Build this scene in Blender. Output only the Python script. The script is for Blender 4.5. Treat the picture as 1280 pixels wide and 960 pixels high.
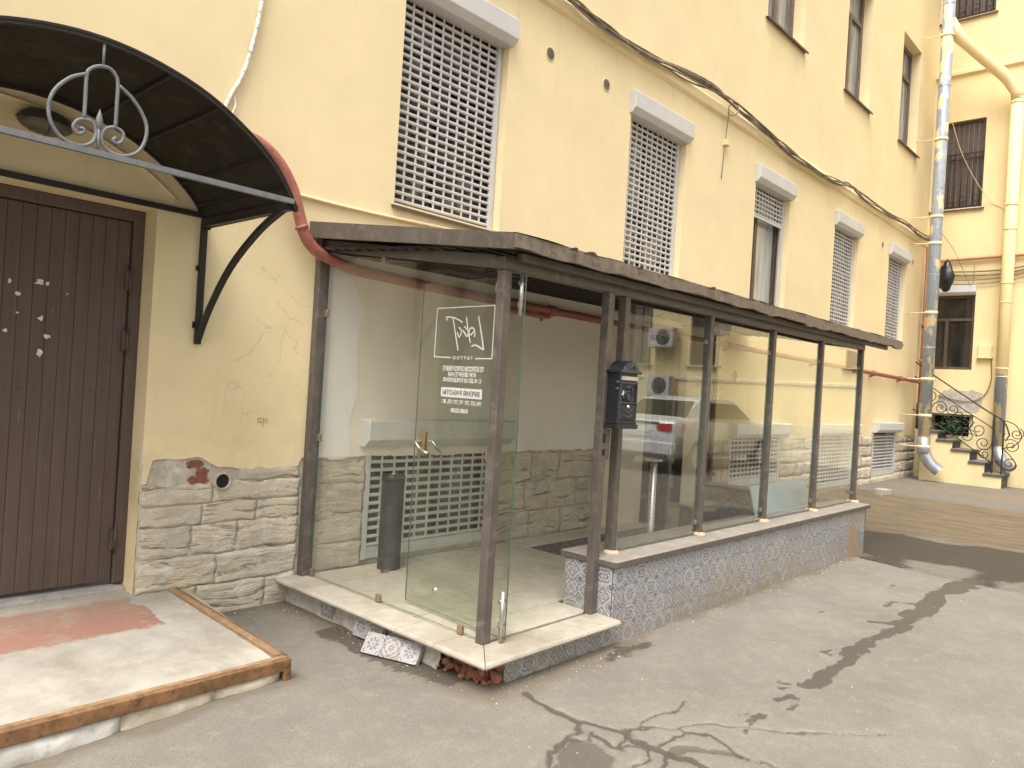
import bpy, bmesh, math, random
import numpy as np
from mathutils import Vector, Matrix, Euler
R = math.radians
rng = random.Random(7)
for o in list(bpy.data.objects): bpy.data.objects.remove(o)
C = bpy.context.scene.collection
scn = bpy.context.scene

# ------------------------------------------------------------------ camera
yaw, pitch, roll = R(42.7216), R(0.1261), R(3.4641)
fw = Vector((math.cos(pitch)*math.cos(yaw), math.cos(pitch)*math.sin(yaw), math.sin(pitch)))
rt = Vector((math.sin(yaw), -math.cos(yaw), 0)); up = rt.cross(fw)
r2 = math.cos(roll)*rt + math.sin(roll)*up; u2 = -math.sin(roll)*rt + math.cos(roll)*up
cam = bpy.data.objects.new('camera', bpy.data.cameras.new('camera')); C.objects.link(cam)
m = Matrix(((r2.x, u2.x, -fw.x, -2.963), (r2.y, u2.y, -fw.y, -4.672), (r2.z, u2.z, -fw.z, 1.6), (0, 0, 0, 1)))
cam.matrix_world = m
cam.data.sensor_width = 36; cam.data.lens = 939.76/1280*36
cam.data.clip_start = 0.05; cam.data.clip_end = 500
scn.camera = cam

# ------------------------------------------------------------------ world, sun, exposure
w = bpy.data.worlds.new('World'); scn.world = w; w.use_nodes = True
nt = w.node_tree; nt.nodes.clear()
sky = nt.nodes.new('ShaderNodeTexSky'); sky.sky_type = 'NISHITA'; sky.sun_disc = False
SUN_EL, SUN_AZ = R(62), R(250)
sky.sun_elevation = SUN_EL; sky.sun_rotation = SUN_AZ
sky.air_density = 1.0; sky.dust_density = 6.0; sky.ozone_density = 1.0
hs = nt.nodes.new('ShaderNodeHueSaturation'); hs.inputs['Saturation'].default_value = 0.22
bg = nt.nodes.new('ShaderNodeBackground'); bg.inputs['Strength'].default_value = 0.13
wo = nt.nodes.new('ShaderNodeOutputWorld')
nt.links.new(sky.outputs[0], hs.inputs['Color']); nt.links.new(hs.outputs[0], bg.inputs[0]); nt.links.new(bg.outputs[0], wo.inputs[0])
sun = bpy.data.objects.new('sun', bpy.data.lights.new('sun', 'SUN')); C.objects.link(sun)
sun.data.energy = 1.3; sun.data.angle = R(35); sun.data.color = (1, .95, .87)
# towards the sun: azimuth measured clockwise from +Y as in the Sky Texture
sd_ = Vector((math.sin(SUN_AZ)*math.cos(SUN_EL), math.cos(SUN_AZ)*math.cos(SUN_EL), math.sin(SUN_EL)))
sun.rotation_euler = sd_.to_track_quat('Z', 'Y').to_euler(); sun.location = (0, -8, 20)
vs = scn.view_settings; vs.view_transform = 'Standard'; vs.look = 'None'; vs.gamma = 1; vs.use_curve_mapping = False
vs.exposure = 1.15
scn.cycles.max_bounces = 12; scn.cycles.diffuse_bounces = 8; scn.cycles.transparent_max_bounces = 24

# ------------------------------------------------------------------ node helpers
class NT:
    def __init__(s, name):
        s.m = bpy.data.materials.new(name); s.m.use_nodes = True
        s.t = s.m.node_tree; s.t.nodes.clear()
        s.out = s.t.nodes.new('ShaderNodeOutputMaterial')
    def n(s, typ, ins=None, **kw):
        nd = s.t.nodes.new('ShaderNode'+typ)
        for k, v in kw.items(): setattr(nd, k, v)
        for k, v in (ins or {}).items():
            if isinstance(v, bpy.types.NodeSocket): s.t.links.new(v, nd.inputs[k])
            else: nd.inputs[k].default_value = v
        return nd
    def math(s, op, a, b=0.0, c=None, clamp=False):
        ins = {0: a, 1: b}
        if c is not None: ins[2] = c
        return s.n('Math', ins, operation=op, use_clamp=clamp).outputs[0]
    def pos(s, kind='Position'):
        if kind == 'Position': return s.n('NewGeometry').outputs['Position']
        return s.n('TexCoord').outputs[kind]
    def scale(s, v, sc):
        return s.n('VectorMath', {0: v, 1: sc}, operation='MULTIPLY').outputs[0]
    def add(s, v, o): return s.n('VectorMath', {0: v, 1: o}, operation='ADD').outputs[0]
    def noise(s, v, sc=5, det=4, rough=.55, dist=0):
        return s.n('TexNoise', {'Vector': v, 'Scale': sc, 'Detail': det, 'Roughness': rough, 'Distortion': dist}).outputs['Fac']
    def ramp(s, f, lo, hi, a=0.0, b=1.0):
        return s.n('MapRange', {'Value': f, 'From Min': lo, 'From Max': hi, 'To Min': a, 'To Max': b}, clamp=True).outputs[0]
    def mix(s, f, a, b, mode='MIX'):
        nd = s.t.nodes.new('ShaderNodeMix'); nd.data_type = 'RGBA'; nd.blend_type = mode
        for k, v in ((0, f), (6, a), (7, b)):
            if isinstance(v, bpy.types.NodeSocket): s.t.links.new(v, nd.inputs[k])
            elif k == 0: nd.inputs[0].default_value = v
            else: nd.inputs[k].default_value = (*v, 1) if len(v) == 3 else v
        return nd.outputs[2]
    def bump(s, h, st=.3, d=.01, nrm=None):
        ins = {'Height': h, 'Strength': st, 'Distance': d}
        if nrm: ins['Normal'] = nrm
        return s.n('Bump', ins).outputs[0]
    def bsdf(s, col, rough=.7, metal=0, nrm=None, spec=.5):
        ins = {'Base Color': col if isinstance(col, bpy.types.NodeSocket) else (*col, 1), 'Roughness': rough, 'Metallic': metal, 'Specular IOR Level': spec}
        if nrm: ins['Normal'] = nrm
        p = s.n('BsdfPrincipled', ins); s.t.links.new(p.outputs[0], s.out.inputs[0]); return s.m
    def sep(s, v): 
        x = s.n('SeparateXYZ', {0: v}); return x.outputs[0], x.outputs[1], x.outputs[2]

def srgb(r, g, b):
    f = lambda c: ((c/255+.055)/1.055)**2.4 if c > 10 else c/255/12.92
    return (f(r), f(g), f(b))
def simple(name, col, rough=.6, metal=0, var=.25, sc=6, bump=.15, bsc=60, spec=.5, dirt=None):
    t = NT(name); p = t.pos()
    n1 = t.noise(p, sc, 5, .6); n2 = t.noise(p, bsc, 3)
    dark = tuple(c*(1-var) for c in col); lite = tuple(min(1, c*(1+var)) for c in col)
    c = t.mix(t.ramp(n1, .3, .7), dark, lite)
    if dirt: c = t.mix(t.ramp(t.noise(t.add(p, (3, 7, 1)), sc*2.3, 6, .7), .52, .68), c, dirt)
    r_ = t.ramp(n1, .3, .7, rough*.85, min(1, rough*1.12))
    return t.bsdf(c, r_, metal, t.bump(t.math('ADD', n2, t.math('MULTIPLY', n1, .6)), bump, .004), spec)

# plaster: yellow paint with faint mottling, streaks, hair cracks near the entrance
def plaster_mat(name, col, cracks=False, dirty=1.0):
    t = NT(name); p = t.pos(); x, y, z = t.sep(p)
    n1 = t.noise(p, 1.1, 5, .6); n2 = t.noise(t.scale(p, (5, 5, .8)), 1.6, 5, .65); n3 = t.noise(p, 90, 3); n4 = t.noise(p, 9, 4)
    c = t.mix(t.ramp(n1, .3, .7), tuple(c*.93 for c in col), tuple(min(1, c*1.05) for c in col))
    c = t.mix(t.math('MULTIPLY', t.ramp(n2, .55, .8), .16*dirty), c, (col[0]*.68, col[1]*.62, col[2]*.6))
    c = t.mix(t.math('MULTIPLY', t.ramp(n4, .6, .72), .12*dirty), c, (col[0]*1.0, col[1]*1.03, col[2]*1.35))
    st = t.noise(t.scale(p, (11, 11, .5)), 1.0, 4, .6)
    und = t.math('MAXIMUM', t.math('MULTIPLY', t.ramp(z, 3.9, 5.2), t.ramp(z, 5.2, 5.21, 1, 0)), t.math('MULTIPLY', t.ramp(z, 5.6, 6.85), t.ramp(z, 6.85, 6.9, 1, 0)))
    c = t.mix(t.math('MULTIPLY', t.math('MULTIPLY', und, t.ramp(st, .55, .75)), .22*dirty), c, (col[0]*.6, col[1]*.55, col[2]*.55))
    c = t.mix(t.math('MULTIPLY', t.ramp(t.noise(t.add(p, (9, 1, 4)), .8, 3, .5), .56, .60), .10*dirty), c, (col[0]*1.05, col[1]*1.06, col[2]*1.2))
    # splash dirt just above the plinth
    spl = t.math('MULTIPLY', t.ramp(z, .9, 1.7, 1, 0), t.ramp(t.noise(p, 3.2, 5, .7), .42, .7))
    c = t.mix(t.math('MULTIPLY', spl, .35*dirty), c, (.42, .33, .2))
    h = t.math('ADD', t.math('MULTIPLY', n3, .25), n4)
    if cracks:
        vp = t.add(p, t.scale(t.n('TexNoise', {'Vector': p, 'Scale': 3.0, 'Detail': 4.0}).outputs['Color'], (.5, .5, .5)))
        v = t.n('TexVoronoi', {'Vector': t.scale(vp, (2.3, 1, 3.1)), 'Scale': 1.0}, feature='DISTANCE_TO_EDGE').outputs['Distance']
        near = t.math('MULTIPLY', t.math('MULTIPLY', t.ramp(x, -.75, -.45), t.ramp(x, .0, .04, 1, 0)), t.math('MULTIPLY', t.ramp(z, 1.1, 1.3), t.ramp(z, 2.5, 2.7, 1, 0)))
        k = t.math('MULTIPLY', t.ramp(v, .002, .011, 1, 0), t.math('MULTIPLY', near, t.ramp(t.noise(p, 2.6, 2), .42, .56)))
        c = t.mix(t.math('MULTIPLY', k, .32), c, (.30, .22, .12)); h = t.math('SUBTRACT', h, t.math('MULTIPLY', k, .9))
    return t.bsdf(c, .85, 0, t.bump(h, .22, .006), .25)
YEL = (.785, .652, .392)
M = {}
M['plaster'] = plaster_mat('yellow_plaster', YEL, True)
M['plaster_wing'] = plaster_mat('wing_plaster', (.75, .615, .345))
M['plaster_in'] = plaster_mat('cream_paint', (.82, .76, .65), dirty=.7)
M['plaster_white'] = plaster_mat('white_filler', (.84, .83, .80), dirty=.5)
M['plaster_beige'] = plaster_mat('beige_paint', (.74, .66, .50), dirty=.8)

def stone_mat(name, a, b, c3, pale=(.62, .58, .50)):
    t = NT(name); p = t.pos(); rnd = t.n('ObjectInfo').outputs['Random']
    q = t.add(p, t.scale(t.n('TexNoise', {'Vector': p, 'Scale': 3.0}).outputs['Color'], (.25, .25, .12)))
    lay = t.noise(t.scale(q, (2.2, 2.2, 26)), 1.0, 6, .65); n2 = t.noise(p, 6, 6, .7); n3 = t.noise(p, 45, 4, .7)
    c = t.mix(t.ramp(lay, .35, .65), a, b)
    c = t.mix(t.math('MULTIPLY', t.ramp(n2, .45, .65), .7), c, pale)
    c = t.mix(t.math('MULTIPLY', t.ramp(t.noise(p, 3.1, 4, .6), .55, .68), .55), c, c3)
    c = t.mix(t.ramp(rnd, 0, 1, 0, .22), c, tuple(k*.75 for k in b))
    c = t.mix(t.math('MULTIPLY', t.ramp(t.noise(t.add(p, (5, 2, 9)), 2.6, 6, .7), .50, .60), .75), c, (.50, .46, .385))
    pit = t.math('MULTIPLY', t.ramp(lay, .35, .41, 1, 0), t.ramp(n2, .40, .55))
    c = t.mix(t.math('MULTIPLY', t.ramp(n3, .52, .68), .22), c, tuple(k*.6 for k in b))
    c = t.mix(t.math('MULTIPLY', pit, .62), c, tuple(k*.26 for k in a))
    h = t.math('SUBTRACT', t.math('ADD', t.math('MULTIPLY', lay, 1.1), t.math('ADD', t.math('MULTIPLY', n2, .6), t.math('MULTIPLY', n3, .55))), t.math('MULTIPLY', pit, .8))
    return t.bsdf(c, .92, 0, t.bump(h, .75, .035), .15)
M['stone'] = stone_mat('limestone', (.72, .625, .465), (.61, .525, .39), (.70, .56, .33), (.78, .73, .63))
M['mortar'] = simple('mortar', (.50, .45, .365), .95, var=.28, sc=9, bump=.7, bsc=40, spec=.15, dirt=(.36, .31, .235))
M['patch_mortar'] = simple('grey_render', (.44, .40, .335), .95, var=.25, sc=12, bump=.6, bsc=50, spec=.15, dirt=(.3, .27, .22))
M['brick'] = simple('red_brick', (.235, .092, .055), .95, var=.45, sc=22, bump=.9, bsc=90, spec=.15, dirt=(.30, .22, .155))
M['hole'] = simple('dark_hole', (.015, .013, .012), .95)
M['terracotta'] = simple('clay_pipe', (.46, .40, .32), .9, dirt=(.6, .56, .48))

M['brown_metal'] = simple('brown_grey_paint', (.098, .082, .070), .45, 0, .18, 7, .12, 130, .5, dirt=(.17, .14, .115))
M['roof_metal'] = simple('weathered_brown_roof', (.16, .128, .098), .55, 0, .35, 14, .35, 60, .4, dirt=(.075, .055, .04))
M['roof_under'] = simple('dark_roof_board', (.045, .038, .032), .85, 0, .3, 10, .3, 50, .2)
M['rail_grey'] = simple('grey_iron_paint', (.16, .165, .17), .5, 0, .2, 20, .15, 100)
M['canopy'] = simple('dark_canopy_sheet', (.024, .020, .013), .7, 0, .4, 3, .2, 60, .3, dirt=(.048, .042, .032))
M['black_iron'] = simple('dark_brown_iron', (.022, .018, .015), .55, 0, .25, 14, .2, 90, .4)
M['rust'] = simple('rusty_angle_iron', (.215, .118, .055), .8, .15, .4, 12, .5, 80, .3, dirt=(.11, .06, .035))
M['rust_top'] = simple('worn_rusty_edge', (.31, .205, .12), .8, .1, .3, 14, .4, 80, .3, dirt=(.22, .115, .05))
M['steel'] = simple('brushed_steel', (.55, .53, .50), .3, .9, .1, 30, .05, 120)
M['brass'] = simple('bronze_clip', (.30, .225, .14), .45, .5, .2, 30, .1, 120)
M['slat'] = simple('grey_white_aluminium', (.54, .535, .52), .5, 0, .07, 5, .05, 60)
M['slat_green'] = simple('grey_green_shutter', (.60, .61, .575), .55, 0, .08, 4, .06, 60, dirt=(.50, .50, .46))
M['frame_brown'] = simple('brown_window_frame', (.085, .058, .042), .5, 0, .25, 12, .2, 80)
M['frame_old'] = simple('weathered_window_frame', (.14, .105, .082), .7, 0, .4, 25, .3, 80, dirt=(.28, .23, .18))
M['sill'] = simple('dark_tin_sill', (.10, .072, .06), .5, .2, .3, 12, .2, 60)
M['red_pipe'] = simple('red_lead_paint', (.36, .125, .09), .55, 0, .15, 12, .15, 90, dirt=(.24, .07, .05))
M['orange_pipe'] = simple('orange_pipe_paint', (.52, .26, .13), .6, 0, .15, 12, .15, 90)
M['conduit'] = simple('painted_conduit', (.74, .59, .36), .6, 0, .08, 20, .1, 60)
M['cable'] = simple('grey_brown_cable', (.20, .165, .115), .7, 0, .5, 9, .1, 80)
M['cable_white'] = simple('pale_flaking_cable', (.70, .67, .60), .75, 0, .3, 16, .6, 90, dirt=(.16, .14, .11))
M['black_plastic'] = simple('black_film', (.012, .013, .015), .3, 0, .3, 12, .5, 30)
M['bin'] = simple('black_brown_tin', (.025, .021, .018), .5, .1, .35, 12, .1, 100, dirt=(.06, .05, .042))
M['mailbox'] = simple('dark_blue_grey_enamel', (.0135, .0155, .020), .42, .1, .2, 20, .12, 90, dirt=(.03, .035, .045))
M['mailbox_edge'] = simple('worn_enamel_relief', (.052, .058, .075), .4, .2, .3, 30, .1, 90)
M['silver'] = simple('silver_trim', (.58, .57, .55), .35, .8, .1)
M['white'] = simple('white_vinyl', (.80, .80, .78), .5, 0, .03, 8, .02)
M['dark_letter'] = simple('grey_letter', (.10, .10, .10), .6)
M['scratch'] = simple('scratched_mark', (.36, .27, .14), .8)
M['panel_blue'] = simple('pale_blue_sheet', (.42, .54, .61), .35, 0, .1, 2, .03)
M['paper'] = simple('torn_paper', (.62, .61, .58), .85, 0, .15, 60, .2)
M['door_wood'] = None
M['marble'] = None
M['concrete_stone'] = simple('grey_slab_stone', (.34, .315, .28), .85, 0, .2, 8, .35, 70, .3, dirt=(.25, .22, .18))
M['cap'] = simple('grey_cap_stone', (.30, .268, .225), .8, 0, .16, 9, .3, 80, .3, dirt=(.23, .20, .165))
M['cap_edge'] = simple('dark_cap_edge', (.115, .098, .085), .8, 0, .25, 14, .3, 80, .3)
M['step_dark'] = simple('dark_step_stone', (.085, .080, .072), .8, 0, .3, 10, .3, 60, .3, dirt=(.13, .12, .10))
M['step_top'] = simple('worn_step_tread', (.20, .185, .16), .8, 0, .25, 8, .3, 60, .3)
M['white_stone'] = simple('white_painted_stone', (.62, .60, .55), .85, 0, .15, 8, .6, 40, .2, dirt=(.45, .42, .36))
M['cream_stone'] = simple('pale_rough_stone', (.54, .47, .36), .9, 0, .2, 10, .8, 45, .2, dirt=(.40, .33, .24))
M['leaf'] = simple('dark_leaf', (.022, .055, .022), .5, 0, .5, 20, .1, 60)
M['tyre'] = simple('tyre_rubber', (.02, .02, .02), .8)
M['car_paint'] = simple('silver_car_paint', (.72, .725, .72), .25, .1, .04, 2, .0)
M['car_glass'] = simple('dark_car_glass', (.02, .024, .02), .08, 0, .1, 3, .0)
M['red_lens'] = simple('red_lamp_lens', (.50, .03, .022), .15, 0, .1, 3, .0)
M['ac_white'] = simple('grey_white_casing', (.55, .55, .53), .5, 0, .08)
M['dark_grille'] = simple('dark_fan_grille', (.06, .06, .055), .6)
M['interior'] = None

def wood_mat():
    t = NT('dark_brown_painted_wood'); p = t.pos(); rnd = t.n('ObjectInfo').outputs['Random']
    g = t.noise(t.scale(p, (40, 40, 1.6)), 1.0, 5, .6); n = t.noise(p, 4, 5, .65)
    a, b = (.086, .060, .047), (.122, .085, .067)
    c = t.mix(t.ramp(g, .3, .7), a, b); c = t.mix(t.ramp(rnd, 0, 1, 0, .4), c, (.095, .067, .053))
    c = t.mix(t.math('MULTIPLY', t.ramp(n, .52, .72), .5), c, (.13, .098, .08))
    scr = t.ramp(t.noise(t.scale(p, (90, 90, 5)), 1.0, 2), .735, .75)
    c = t.mix(t.math('MULTIPLY', scr, .45), c, (.33, .28, .23))
    return t.bsdf(c, t.ramp(n, .3, .7, .5, .75), 0, t.bump(t.math('ADD', g, t.math('MULTIPLY', n, .5)), .3, .004), .35)
M['door_wood'] = wood_mat()
def marble_mat(name, base, vein, dirt, amt):
    t = NT(name); p = t.pos(); rnd = t.n('ObjectInfo').outputs['Random']
    q = t.add(p, t.n('CombineXYZ', {0: t.math('MULTIPLY', rnd, 7.0), 1: t.math('MULTIPLY', rnd, 3.0)}).outputs[0])
    n1 = t.noise(q, 3.5, 6, .65, .6); n2 = t.noise(p, 14, 5, .7); n3 = t.noise(p, 2.0, 4, .6)
    c = t.mix(t.ramp(n1, .4, .62), base, vein)
    c = t.mix(t.math('MULTIPLY', t.ramp(n2, .5, .7), .35), c, tuple(k*.8 for k in vein))
    c = t.mix(t.math('MULTIPLY', t.ramp(n3, .45, .62), amt), c, dirt)
    c = t.mix(t.ramp(rnd, 0, 1, 0, .2), c, dirt)
    return t.bsdf(c, t.ramp(n2, .3, .7, .38, .65), 0, t.bump(n2, .08, .003), .4)
M['marble'] = marble_mat('cream_marble', (.49, .45, .37), (.41, .365, .295), (.27, .225, .165), .65)
M['floor_tile'] = marble_mat('beige_floor_tile', (.62, .57, .475), (.53, .48, .39), (.38, .33, .25), .45)
M['grout'] = simple('dark_grout', (.17, .145, .11), .9, 0, .3, 12, .3, 80, .2)

# painted tiles: four-fold symmetric blue motifs, one motif per tile
def azulejo():
    t = NT('blue_painted_tile'); p = t.pos('Object'); rnd = t.n('ObjectInfo').outputs['Random']
    x, y, z = t.sep(p); S = 1/.063
    a = t.math('ABSOLUTE', t.math('MULTIPLY', x, S)); b = t.math('ABSOLUTE', t.math('MULTIPLY', z, S))
    rr = t.math('SQRT', t.math('ADD', t.math('MULTIPLY', a, a), t.math('MULTIPLY', b, b)))
    th = t.math('ARCTAN2', b, a)
    ac = t.math('SUBTRACT', 1.0, a); bc = t.math('SUBTRACT', 1.0, b)
    rc = t.math('SQRT', t.math('ADD', t.math('MULTIPLY', ac, ac), t.math('MULTIPLY', bc, bc)))
    c8 = t.math('COSINE', t.math('MULTIPLY', th, 8.0)); c4 = t.math('COSINE', t.math('MULTIPLY', th, 4.0))
    def band(v, lo, hi): return t.math('MULTIPLY', t.math('GREATER_THAN', v, lo), t.math('LESS_THAN', v, hi))
    # A: petalled flower and quarter rings in the corners
    petal = t.math('LESS_THAN', rr, t.math('ADD', .50, t.math('MULTIPLY', c8, .20)))
    petal = t.math('SUBTRACT', petal, band(rr, .16, .26), clamp=True)
    A = t.math('MAXIMUM', petal, t.math('MAXIMUM', band(rc, .34, .46), t.math('LESS_THAN', rc, .17)))
    # B: star outline with diamond and edge bars
    dia = t.math('ADD', a, b)
    B = t.math('MAXIMUM', band(dia, .78, .94), t.math('MAXIMUM', band(rr, .30, .42), t.math('LESS_THAN', rr, t.math('MULTIPLY', t.math('ADD', c4, 1.05), .12))))
    B = t.math('MAXIMUM', B, t.math('MAXIMUM', t.math('LESS_THAN', rc, .30), band(rc, .45, .53)))
    # C: scrolls
    sp = t.math('SINE', t.math('ADD', t.math('MULTIPLY', rr, 15.0), t.math('MULTIPLY', th, 4.0)))
    Cc = t.math('MAXIMUM', t.math('MULTIPLY', t.math('GREATER_THAN', sp, .15), t.math('LESS_THAN', rr, .82)), band(rc, .15, .33))
    # D: leafy mesh
    sa = t.math('SINE', t.math('MULTIPLY', a, 11.0)); sb = t.math('SINE', t.math('MULTIPLY', b, 11.0))
    D = t.math('MAXIMUM', t.math('GREATER_THAN', t.math('MULTIPLY', sa, sb), .22), band(t.math('MAXIMUM', a, b), .80, .88))
    r4 = t.math('FRACT', t.math('MULTIPLY', rnd, 37.0))
    sel = lambda lo, hi: band(r4, lo, hi)
    pat = t.math('ADD', t.math('ADD', t.math('MULTIPLY', A, sel(-1, .3)), t.math('MULTIPLY', B, sel(.3, .55))), t.math('ADD', t.math('MULTIPLY', Cc, sel(.55, .78)), t.math('MULTIPLY', D, sel(.78, 2))))
    fine = t.math('GREATER_THAN', t.math('MULTIPLY', t.math('SINE', t.math('MULTIPLY', a, 23.0)), t.math('SINE', t.math('MULTIPLY', b, 23.0))), .12)
    pat = t.math('ABSOLUTE', t.math('SUBTRACT', pat, t.math('MULTIPLY', fine, .55)))
    pw = t.pos(); X, Y, Z = t.sep(pw)
    tone = t.mix(t.math('FRACT', t.math('MULTIPLY', rnd, 91.0)), (.058, .076, .14), (.10, .11, .15))
    inner = t.mix(t.math('GREATER_THAN', t.math('FRACT', t.math('MULTIPLY', rnd, 53.0)), .6), tone, (.155, .12, .085))
    tone = t.mix(t.math('LESS_THAN', rr, .3), tone, inner)
    wh = t.mix(t.ramp(t.noise(pw, 30, 3), .3, .7), (.40, .39, .37), (.50, .485, .455))
    c = t.mix(pat, wh, tone)
    # dirt: low band, algae patch, rust run below the far end
    nd = t.noise(pw, 5, 6, .7)
    low = t.math('MULTIPLY', t.ramp(Z, .02, .34, 1, 0), t.ramp(nd, .35, .65))
    c = t.mix(t.math('MULTIPLY', low, .62), c, (.24, .19, .115))
    alg = t.math('MULTIPLY', t.math('MULTIPLY', t.ramp(X, 1.9, 2.6), t.ramp(X, 3.4, 4.4, 1, 0)), t.math('MULTIPLY', t.ramp(Z, .05, .42, 1, 0), t.ramp(t.noise(pw, 7, 5, .7), .42, .6)))
    c = t.mix(t.math('MULTIPLY', alg, .65), c, (.25, .19, .085))
    ru = t.math('MULTIPLY', t.ramp(t.math('ADD', t.math('ABSOLUTE', t.math('SUBTRACT', X, 5.45)), t.math('MULTIPLY', t.math('SUBTRACT', nd, .5), .25)), .02, .22, 1, 0), t.ramp(Z, .30, .46, 1, .15))
    c = t.mix(t.math('MULTIPLY', ru, .75), c, (.36, .21, .09))
    return t.bsdf(c, .32, 0, t.bump(nd, .1, .003), .5)
M['azulejo'] = azulejo()

def glass_mat(name, tint, mult, dust=.03):
    t = NT(name)
    geo = t.n('NewGeometry'); p = geo.outputs['Position']
    fr = t.n('Fresnel', {'IOR': 1.5}).outputs[0]
    front = t.math('SUBTRACT', 1.0, geo.outputs['Backfacing'])
    fac = t.math('MULTIPLY', t.math('MULTIPLY', fr, mult), front, clamp=True)
    tr = t.n('BsdfTransparent', {'Color': (*tint, 1)}).outputs[0]
    gl = t.n('BsdfGlossy', {'Color': (.98, 1, .99, 1), 'Roughness': .012}).outputs[0]
    df = t.n('BsdfDiffuse', {'Color': (.5, .49, .45, 1)}).outputs[0]
    dn = t.math('MULTIPLY', t.ramp(t.noise(t.scale(p, (1.5, 1.5, .8)), 2.2, 5, .65), .35, .75), dust*2)
    a = t.n('MixShader', {0: dn, 1: tr, 2: df}).outputs[0]
    b = t.n('MixShader', {0: fac, 1: a, 2: gl}).outputs[0]
    t.t.links.new(b, t.out.inputs[0]); return t.m
M['glass'] = glass_mat('porch_glass', (.955, .968, .95), 2.3, .015)
M['glass_side'] = glass_mat('porch_side_glass', (.965, .97, .955), 1.35, .02)
M['glass_door'] = glass_mat('door_glass', (.895, .915, .875), 1.4, .015)
M['glass_edge'] = simple('green_glass_edge', (.06, .12, .09), .15)
def window_glass(name, a, b, sc):
    t = NT(name); p = t.pos()
    n = t.noise(t.scale(p, (sc, sc, .6)), 1.5, 4, .6)
    c = t.mix(t.ramp(n, .35, .65), a, b)
    return t.bsdf(c, .06, 0, None, .6)
M['pane_dark'] = window_glass('dark_window_glass', (.012, .011, .010), (.035, .032, .028), 2)
M['pane_curtain'] = window_glass('curtained_window_glass', (.30, .31, .29), (.50, .50, .46), 9)
M['pane_grey'] = window_glass('grey_window_glass', (.14, .145, .14), (.36, .36, .34), 5)
def interior(name, dark, cols, thr):
    t = NT(name); p = t.pos()
    v = t.n('TexVoronoi', {'Vector': t.scale(p, (1, 1, 1.3)), 'Scale': 11.0}, distance='CHEBYCHEV').outputs['Color']
    x, y, z = t.sep(v); n = t.noise(t.scale(p, (1, 1, .6)), 4, 3)
    c = t.mix(y, cols[0], cols[1]); c = t.mix(t.math('GREATER_THAN', z, .7), c, cols[2])
    c = t.mix(t.ramp(t.math('ADD', t.math('MULTIPLY', x, .35), n), thr, thr+.06), dark, c)
    return t.bsdf(c, .25, 0, None, .5)
M['interior_a'] = interior('cluttered_window', (.016, .015, .014), ((.14, .09, .06), (.09, .06, .05), (.22, .21, .2)), .66)
M['interior_b'] = interior('light_window', (.03, .028, .025), ((.42, .38, .31), (.30, .27, .22), (.55, .53, .48)), .60)

def zinc_mat(name, paint_lo, paint_hi):
    t = NT(name); p = t.pos(); x, y, z = t.sep(p)
    n = t.noise(t.scale(p, (1, 1, .45)), 5.5, 5, .55); n2 = t.noise(p, 12, 4)
    zc = t.mix(t.ramp(n2, .3, .7), (.30, .335, .375), (.39, .42, .455))
    edge = t.math('ADD', n, t.ramp(z, paint_lo, paint_hi, 0, .3))
    k = t.ramp(edge, .555, .57)
    c = t.mix(k, zc, (.78, .62, .33)); c = t.mix(t.math('MULTIPLY', t.math('MULTIPLY', t.ramp(edge, .54, .555), t.ramp(edge, .555, .565, 1, 0)), .8), c, (.7, .7, .68))
    return t.bsdf(c, t.ramp(k, 0, 1, .42, .7), t.ramp(k, 0, 1, .2, 0), t.bump(t.math('ADD', t.math('MULTIPLY', k, .5), n2), .3, .004), .5)
M['zinc'] = zinc_mat('flaking_zinc_pipe', 30, 40)
M['zinc2'] = zinc_mat('yellow_painted_zinc_pipe', 2.0, 3.2)
M['zinc_bare'] = simple('bare_zinc', (.42, .44, .46), .35, .7, .15, 8, .1)
M['clamp_yellow'] = simple('yellow_clamp', (.78, .64, .38), .7)

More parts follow.
